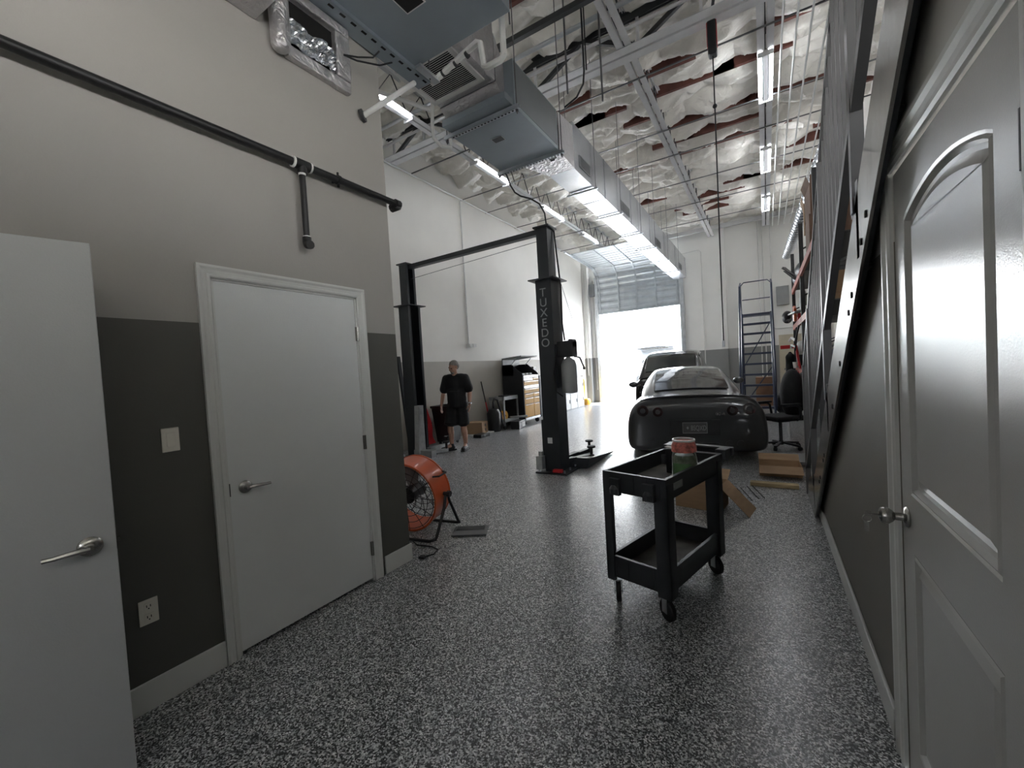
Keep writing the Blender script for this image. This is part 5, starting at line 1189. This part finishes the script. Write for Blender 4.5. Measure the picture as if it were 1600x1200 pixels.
for i, (y, x, d, m, lab) in enumerate(((8.86, -5.82, (.12, .18, .10), 'black', 'black tool case on the steel cart, left end'), (9.12, -5.8, (.10, .14, .07), 'dark', 'dark drill body in the middle of the steel cart top'), (9.29, -5.78, (.06, .10, .06), 'red', 'small red tool at the right end of the steel cart'))):
    box('hand_tool', lab, (x, y, .762), d, m, .3, 'tool', .012)
t = tag(build(MB().lathe([(.001, 0), (.16, 0), (.17, .05), (.17, .45), (.12, .55), (.001, .58)], 20, Matrix.Translation((-5.80, 8.44, .001))).tube([(-5.80, 8.44, .57), (-5.80, 8.44, .72), (-5.80, 8.50, .80), (-5.78, 8.60, .76), (-5.72, 8.63, .5), (-5.68, 8.62, .15)], .024, 8), 'shop_vacuum', M['black'], smooth=True), 'black shop vacuum with hose at the left end of the steel cart', 'vacuum')
t = tag(build(MB().lathe([(.03, -.05), (.13, -.05), (.13, -.03), (.09, -.03), (.09, .03), (.13, .03), (.13, .05), (.03, .05)], 20, Matrix.Translation((-5.78, 8.86, .335)) @ Matrix.Rotation(PI / 2, 4, 'Y')), 'cord_spool', M['yellow'], smooth=True), 'yellow cord spool on the lower tray of the steel cart', 'spool')
t = thing('tool_case', 'black case with white label on the floor below the steel cart', 'case', (-5.46, 9.02, 0), .15)
build(MB().bx(-.12, .12, -.22, .22, .001, .20), 'case_body', M['black'], t, bevel=.01)
build(MB().bx(.121, .124, -.02, .18, .04, .16), 'white_label', M['lightp'], t)
tag(build(MB().beam((-5.62, 8.9, .29), (-5.38, 9.36, .27), .06, .05), 'floor_jack_handle', M['liftg'], bevel=.006), 'grey steel bar propped from the steel cart towards the tool chest', 'bar')
# tool chest
t = thing('tool_chest', 'black rolling tool chest with yellow drawers and raised lid', 'tool chest', (-5.82, 9.92, 0))
x0, x1, y0, y1 = -6.14, -5.50, 9.47, 10.36
build(MB().bx(x0, x1 - .02, y0, y1, .12, 1.34).bx(x1 - .02, x1, y0, y0 + .03, .12, 1.34).bx(x1 - .02, x1, y1 - .03, y1, .12, 1.34).yz([(y0, 1.34), (y0 + .012, 1.34), (y0 + .012, 1.62), (y0, 1.62)], x0, x0 + .36), 'cabinet', M['black'], t, W=True)
T = MB().add([(x0, y, 1.34) for y in (y0, y0 + .015)] + [(x1, y, 1.34) for y in (y0, y0 + .015)] + [(x1 - .02, y, 1.38) for y in (y0, y0 + .015)] + [(x0 + .3, y, 1.64) for y in (y0, y0 + .015)] + [(x0, y, 1.64) for y in (y0, y0 + .015)], [(0, 2, 4, 6, 8), (1, 3, 5, 7, 9), (0, 2, 3, 1), (2, 4, 5, 3), (4, 6, 7, 5), (6, 8, 9, 7), (8, 0, 1, 9)])
T.add([(v.x, y1 - .015 + (v.y - y0), v.z) for v in T.v[:10]], [(0, 2, 4, 6, 8), (1, 3, 5, 7, 9), (0, 2, 3, 1), (2, 4, 5, 3), (4, 6, 7, 5), (6, 8, 9, 7), (8, 0, 1, 9)])
build(T.bx(x0, x0 + .015, y0, y1, 1.34, 1.64), 'hutch', M['black'], t, W=True)
build(MB().beam((x0 + .02, y0, 1.66), (x0 + .02, y1, 1.66), .03, .03).bx(x0 + .01, x0 + .035, y0, y1, 1.66, 1.80).add([(x0 + .01, y0, 1.78), (x0 + .01, y1, 1.78), (x1 - .02, y1, 1.84), (x1 - .02, y0, 1.84), (x0 + .01, y0, 1.82), (x0 + .01, y1, 1.82), (x1 - .02, y1, 1.87), (x1 - .02, y0, 1.87)], [(0, 1, 2, 3), (4, 5, 6, 7), (0, 1, 5, 4), (1, 2, 6, 5), (2, 3, 7, 6), (3, 0, 4, 7)]), 'lid', M['grayp'], t, W=True)
for y in (y0 + .05, y1 - .05): build(MB().cyl((x0 + .25, y, 1.62), (x0 + .45, y, 1.81), .01, n=6), 'gas_strut', M['steel'], t, W=True)
def dr(ya_, yb_, za, zb, m, nm='drawer'):
    d = build(MB().bx(x1 - .015, x1 + .006, ya_, yb_, za, zb), nm, M[m], t, W=True, bevel=.003)
    build(MB().bx(x1 + .006, x1 + .014, ya_ + .03, yb_ - .03, zb - .022, zb - .008), 'pull', M['silver'], d, W=True)
a0, a1 = y0 + .035, y1 - .035; am = y0 + .53
dr(a0, a1, 1.27, 1.325, 'silver'); dr(a0, am - .01, 1.19, 1.255, 'silver'); dr(am + .01, a1, 1.19, 1.255, 'yellow'); dr(a0, a1, 1.06, 1.175, 'yellow'); dr(a0, a1, .98, 1.05, 'silver'); dr(a0, a1, .85, .965, 'yellow'); dr(a0, am - .01, .73, .835, 'yellow'); dr(am + .01, a1, .73, .835, 'yellow'); dr(a0, am - .01, .56, .715, 'yellow'); dr(am + .01, a1, .56, .715, 'yellow')
dr(a0, am - .012, .20, .545, 'yellow'); dr(am + .012, a1, .20, .545, 'yellow')
build(MB().bx(x1 - .015, x1 + .004, y0 + .03, y1 - .03, .13, .19), 'kick_rail', M['silver'], t, W=True)
for y in (y0 + .08, y1 - .08):
    for x in (x0 + .08, x1 - .08): build(MB().cyl((x, y - .02, .06), (x, y + .02, .06), .06, n=16), 'caster', M['rubber'], t, W=True, smooth=True)
for i in range(3): box('parts_bin', 'small grey bin on the ledge of the tool chest, ' + ('left one', 'middle one', 'right one')[i], (-5.62, 9.60 + i * .2, 1.342), (.14, .13, .05), ('grayp', 'lightp', 'box')[i], 0, 'bin')
box('black_radio', 'black and red boxes on a stand right of the tool chest', (-5.8, 10.55, 1.30), (.18, .22, .26), 'black', .1, 'box')
box('side_cabinet', 'black side cabinet attached right of the tool chest', (-5.80, 10.55, .12), (.62, .34, 1.178), 'black', 0, 'cabinet')
tag(build(MB().lathe([(.001, 0), (.08, 0), (.085, .2), (.03, .26), (.03, .30), (.001, .30)], 16, Matrix.Translation((-5.42, 10.86, .001))), 'grey_jug', M['grayp'], smooth=True), 'grey jug on the floor right of the tool chest', 'jug')
# organiser cabinets beyond the lift post
for i, (ya_, yb_, h_) in enumerate(((12.45, 13.05, 1.12), (13.06, 13.66, 1.12), (13.67, 14.30, 1.12))):
    lab = ('nearest', 'middle', 'farthest')[i]
    t = thing('storage_cabinet', 'pale grey low storage cabinet beyond the lift post, ' + lab + ' of the row', 'cabinet', (-5.95, (ya_ + yb_) / 2, 0), 0, 'low cabinets along the left wall')
    build(MB().bx(-6.17, -5.76, ya_, yb_, .001, h_), 'cabinet_body', M['grayp'], t, W=True)
    for zz0, zz1 in ((.05, .56), (.58, h_ - .03)):
        d = build(MB().bx(-5.76, -5.742, ya_ + .02, yb_ - .02, zz0, zz1), 'door', M['lightp'], t, W=True, bevel=.004)
        build(MB().bx(-5.742, -5.728, yb_ - .10, yb_ - .07, (zz0 + zz1) / 2 - .06, (zz0 + zz1) / 2 + .06), 'handle', M['dark'], d, W=True)
for i in range(2): box('organiser_case', 'grey parts organiser on top of the storage cabinets, ' + ('lower', 'upper') [i] + ' one', (-5.96, 13.9, 1.122 + i * .252), (.34, .55, .25), 'grayp', 0, 'organiser')
t = thing('yellow_hose', 'yellow hose hanging in loops on the left wall by the roll-up door', 'hose', (-6.08, 14.95, .6))
hp = MB()
for k in range(4):
    hp.tube([(-6.10 + .02 * k + .01 * math.sin(i), 14.95 + (.16 + .02 * k) * math.sin(i * PI / 10), .68 + .42 * math.cos(i * PI / 10) - .02 * k) for i in range(20)], .014, 6, True)
build(hp, 'hose_coil', M['yhose'], t, W=True, smooth=True)
build(MB().cyl((-6.2, 14.95, 1.1), (-5.98, 14.95, 1.13), .015), 'hook', M['dark'], t, W=True)
tag(build(MB().lathe([(.001, 0), (.13, 0), (.15, .05), (.15, .18), (.10, .24), (.001, .25)], 18, Matrix.Translation((-5.92, 14.98, .001))), 'yellow_pot', M['yellow'], smooth=True), 'yellow round pot on the floor below the yellow hose', 'pot')
tag(build(MB().lathe([(.001, 0), (.11, 0), (.12, .015), (.11, .03), (.001, .03)], 24, Matrix.Translation((LX, 15.15, 1.88)) @ Matrix.Rotation(PI / 2, 4, 'Y')), 'wall_gauge', M['white'], smooth=True), 'white round disc on the left wall near the roll-up door', 'disc')
# conduit drop with floodlight bracket on the left wall
t = thing('conduit_drop', 'grey conduit drop on the left wall ending in a small twin fitting', 'conduit', (LX + .02, 8.1, 2.2))
build(MB().cyl((LX + .02, 8.1, 2.2), (LX + .02, 8.1, 5.66), .016, n=8), 'conduit', M['pvc'], t, W=True, smooth=True)
build(MB().bx(LX, LX + .06, 8.06, 8.14, 2.12, 2.2).bx(LX + .03, LX + .15, 7.98, 8.08, 2.10, 2.18).bx(LX + .03, LX + .15, 8.12, 8.24, 2.11, 2.19), 'twin_fitting', M['pvc'], t, W=True)
# rear-wall conduits and boxes
for i, (pts, lab) in enumerate((
        ([(-2.5, BY - .03, 5.30), (-1.90, BY - .03, 5.34), (-1.82, BY - .03, 5.26), (-1.82, BY - .03, 1.95), (-1.82, BY - .03, 0.6)], 'white conduit looping down right of the roll-up door'),
        ([(-.10, BY - .03, 5.9), (-.10, BY - .03, .3)], 'white conduit behind the ladder, left of two'),
        ([(.02, BY - .03, 5.9), (.02, BY - .03, .3)], 'white conduit behind the ladder, right of two'),
        ([(.24, BY - .03, 5.9), (.24, BY - .03, 2.4), (.30, BY - .03, 2.34), (1.2, BY - .03, 2.34)], 'conduit turning right above the tan door'),
        ([(-6.09, BY - .31, 5.3), (-6.09, BY - .31, 1.1)], 'conduit on the pilaster left of the roll-up door'),
        ([(-5.85, BY - .03, 4.9), (-5.85, BY - .03, .5)], 'thin conduit beside the left door track'))):
    tag(build(MB().tube(pts, .016 if i else .014, 8), 'rear_conduit', M['pvc'], smooth=True), lab, 'conduit')
tag(build(MB().bx(.36, .70, BY - .14, BY - .002, 3.08, 3.68), 'wall_panel_box', M['box'], bevel=.006), 'grey electrical box high on the rear wall beside the ladder', 'electrical box')
tag(build(MB().bx(-5.96, -5.76, BY - .14, BY - .002, 4.25, 4.75), 'door_operator_box', M['box'], bevel=.006), 'grey operator box at the top left of the roll-up door', 'operator box')
tag(build(MB().bx(-5.83, -5.72, BY - .05, BY - .002, 1.35, 1.43), 'control_switch', M['box'], bevel=.004), 'small control switch on the grey dado left of the roll-up door', 'switch')

# ================================================================== across the yard
t = thing('yard_building', 'white building across the yard seen through the open door', 'building', (-8, 42, 0))
build(MB().bx(-34, 14, 40.2, 50, -.02, 7.5), 'wall', M['stucco'], t, W=True)
build(MB().bx(-34, 14, 40.0, 40.2, 4.0, 4.15), 'string_course', M['stucco'], t, W=True)
build(MB().add([(-13.9, 40.2, 3.3), (-12.85, 40.2, 3.3), (-13.25, 39.3, 2.15), (-13.9, 39.3, 2.15), (-13.9, 40.2, 2.15), (-13.25, 40.2, 2.15)], [(0, 1, 2, 3), (0, 3, 4), (1, 5, 2), (3, 2, 5, 4)]), 'teal_awning', M['teal'], t, W=True)

tag(build(MB().beam((-5.90, 5.70, .02), (-6.11, 5.72, 1.88), .07, .05), 'leaning_bar', M['lift'], bevel=.004), 'black steel bar leaning on the left wall beside the far lift post', 'bar')
SKY, SUN, EXPO = 23.0, 34.0, 0.0
# ================================================================== light and camera
for z_ in (0,):
    w = bpy.data.worlds.new('sky'); sc.world = w; w.use_nodes = True
    nt = w.node_tree; bg = nt.nodes['Background']
    tc = nt.nodes.new('ShaderNodeTexCoord'); sp = nt.nodes.new('ShaderNodeSeparateXYZ'); nt.links.new(tc.outputs['Generated'], sp.inputs['Vector'])
    rp = nt.nodes.new('ShaderNodeValToRGB'); nt.links.new(sp.outputs['Z'], rp.inputs['Fac'])
    rp.color_ramp.elements[0].position = 0; rp.color_ramp.elements[0].color = (1, .985, .96, 1)
    rp.color_ramp.elements[1].position = .7; rp.color_ramp.elements[1].color = (.72, .82, 1, 1)
    nt.links.new(rp.outputs['Color'], bg.inputs['Color']); bg.inputs['Strength'].default_value = SKY
sl = bpy.data.lights.new('sun', 'SUN'); sl.energy = SUN; sl.angle = .01; sl.color = (1, .96, .9)
so = bpy.data.objects.new('sun', sl); COL.objects.link(so); so.rotation_euler = Vector((-.45, -.30, -.84)).to_track_quat('-Z', 'Y').to_euler()
pl = bpy.data.lights.new('daylight_portal', 'AREA'); pl.shape = 'RECTANGLE'; pl.size = 3.08; pl.size_y = 3.56; pl.cycles.is_portal = True
po = bpy.data.objects.new('daylight_portal', pl); COL.objects.link(po); po.location = (-4.1, BY + .1, 1.78); po.rotation_euler = (-PI / 2, 0, 0)

yaw, pit, rol = -.553452314, -.0314830786, -.0593516593
H = 1.47
f_ = Vector((math.sin(yaw) * math.cos(pit), math.cos(yaw) * math.cos(pit), math.sin(pit)))
r_ = Vector((math.cos(yaw), -math.sin(yaw), 0)); u_ = r_.cross(f_)
r2 = r_ * math.cos(rol) + u_ * math.sin(rol); u2 = -r_ * math.sin(rol) + u_ * math.cos(rol)
cd = bpy.data.cameras.new('camera'); cd.sensor_width = 36; cd.lens = 644.482993 * 36 / 1600; cd.clip_start = .02; cd.clip_end = 300
co = bpy.data.objects.new('camera', cd); COL.objects.link(co)
co.matrix_world = Matrix(((r2.x, u2.x, -f_.x, 0), (r2.y, u2.y, -f_.y, 0), (r2.z, u2.z, -f_.z, H), (0, 0, 0, 1)))
sc.camera = co
vs = sc.view_settings; sc.display_settings.display_device = 'sRGB'
vs.view_transform = 'Standard'; vs.look = 'None'; vs.gamma = 1; vs.use_curve_mapping = False; vs.exposure = EXPO
sc.cycles.max_bounces = 12; sc.cycles.diffuse_bounces = 6; sc.cycles.glossy_bounces = 5
sc.cycles.use_denoising = True
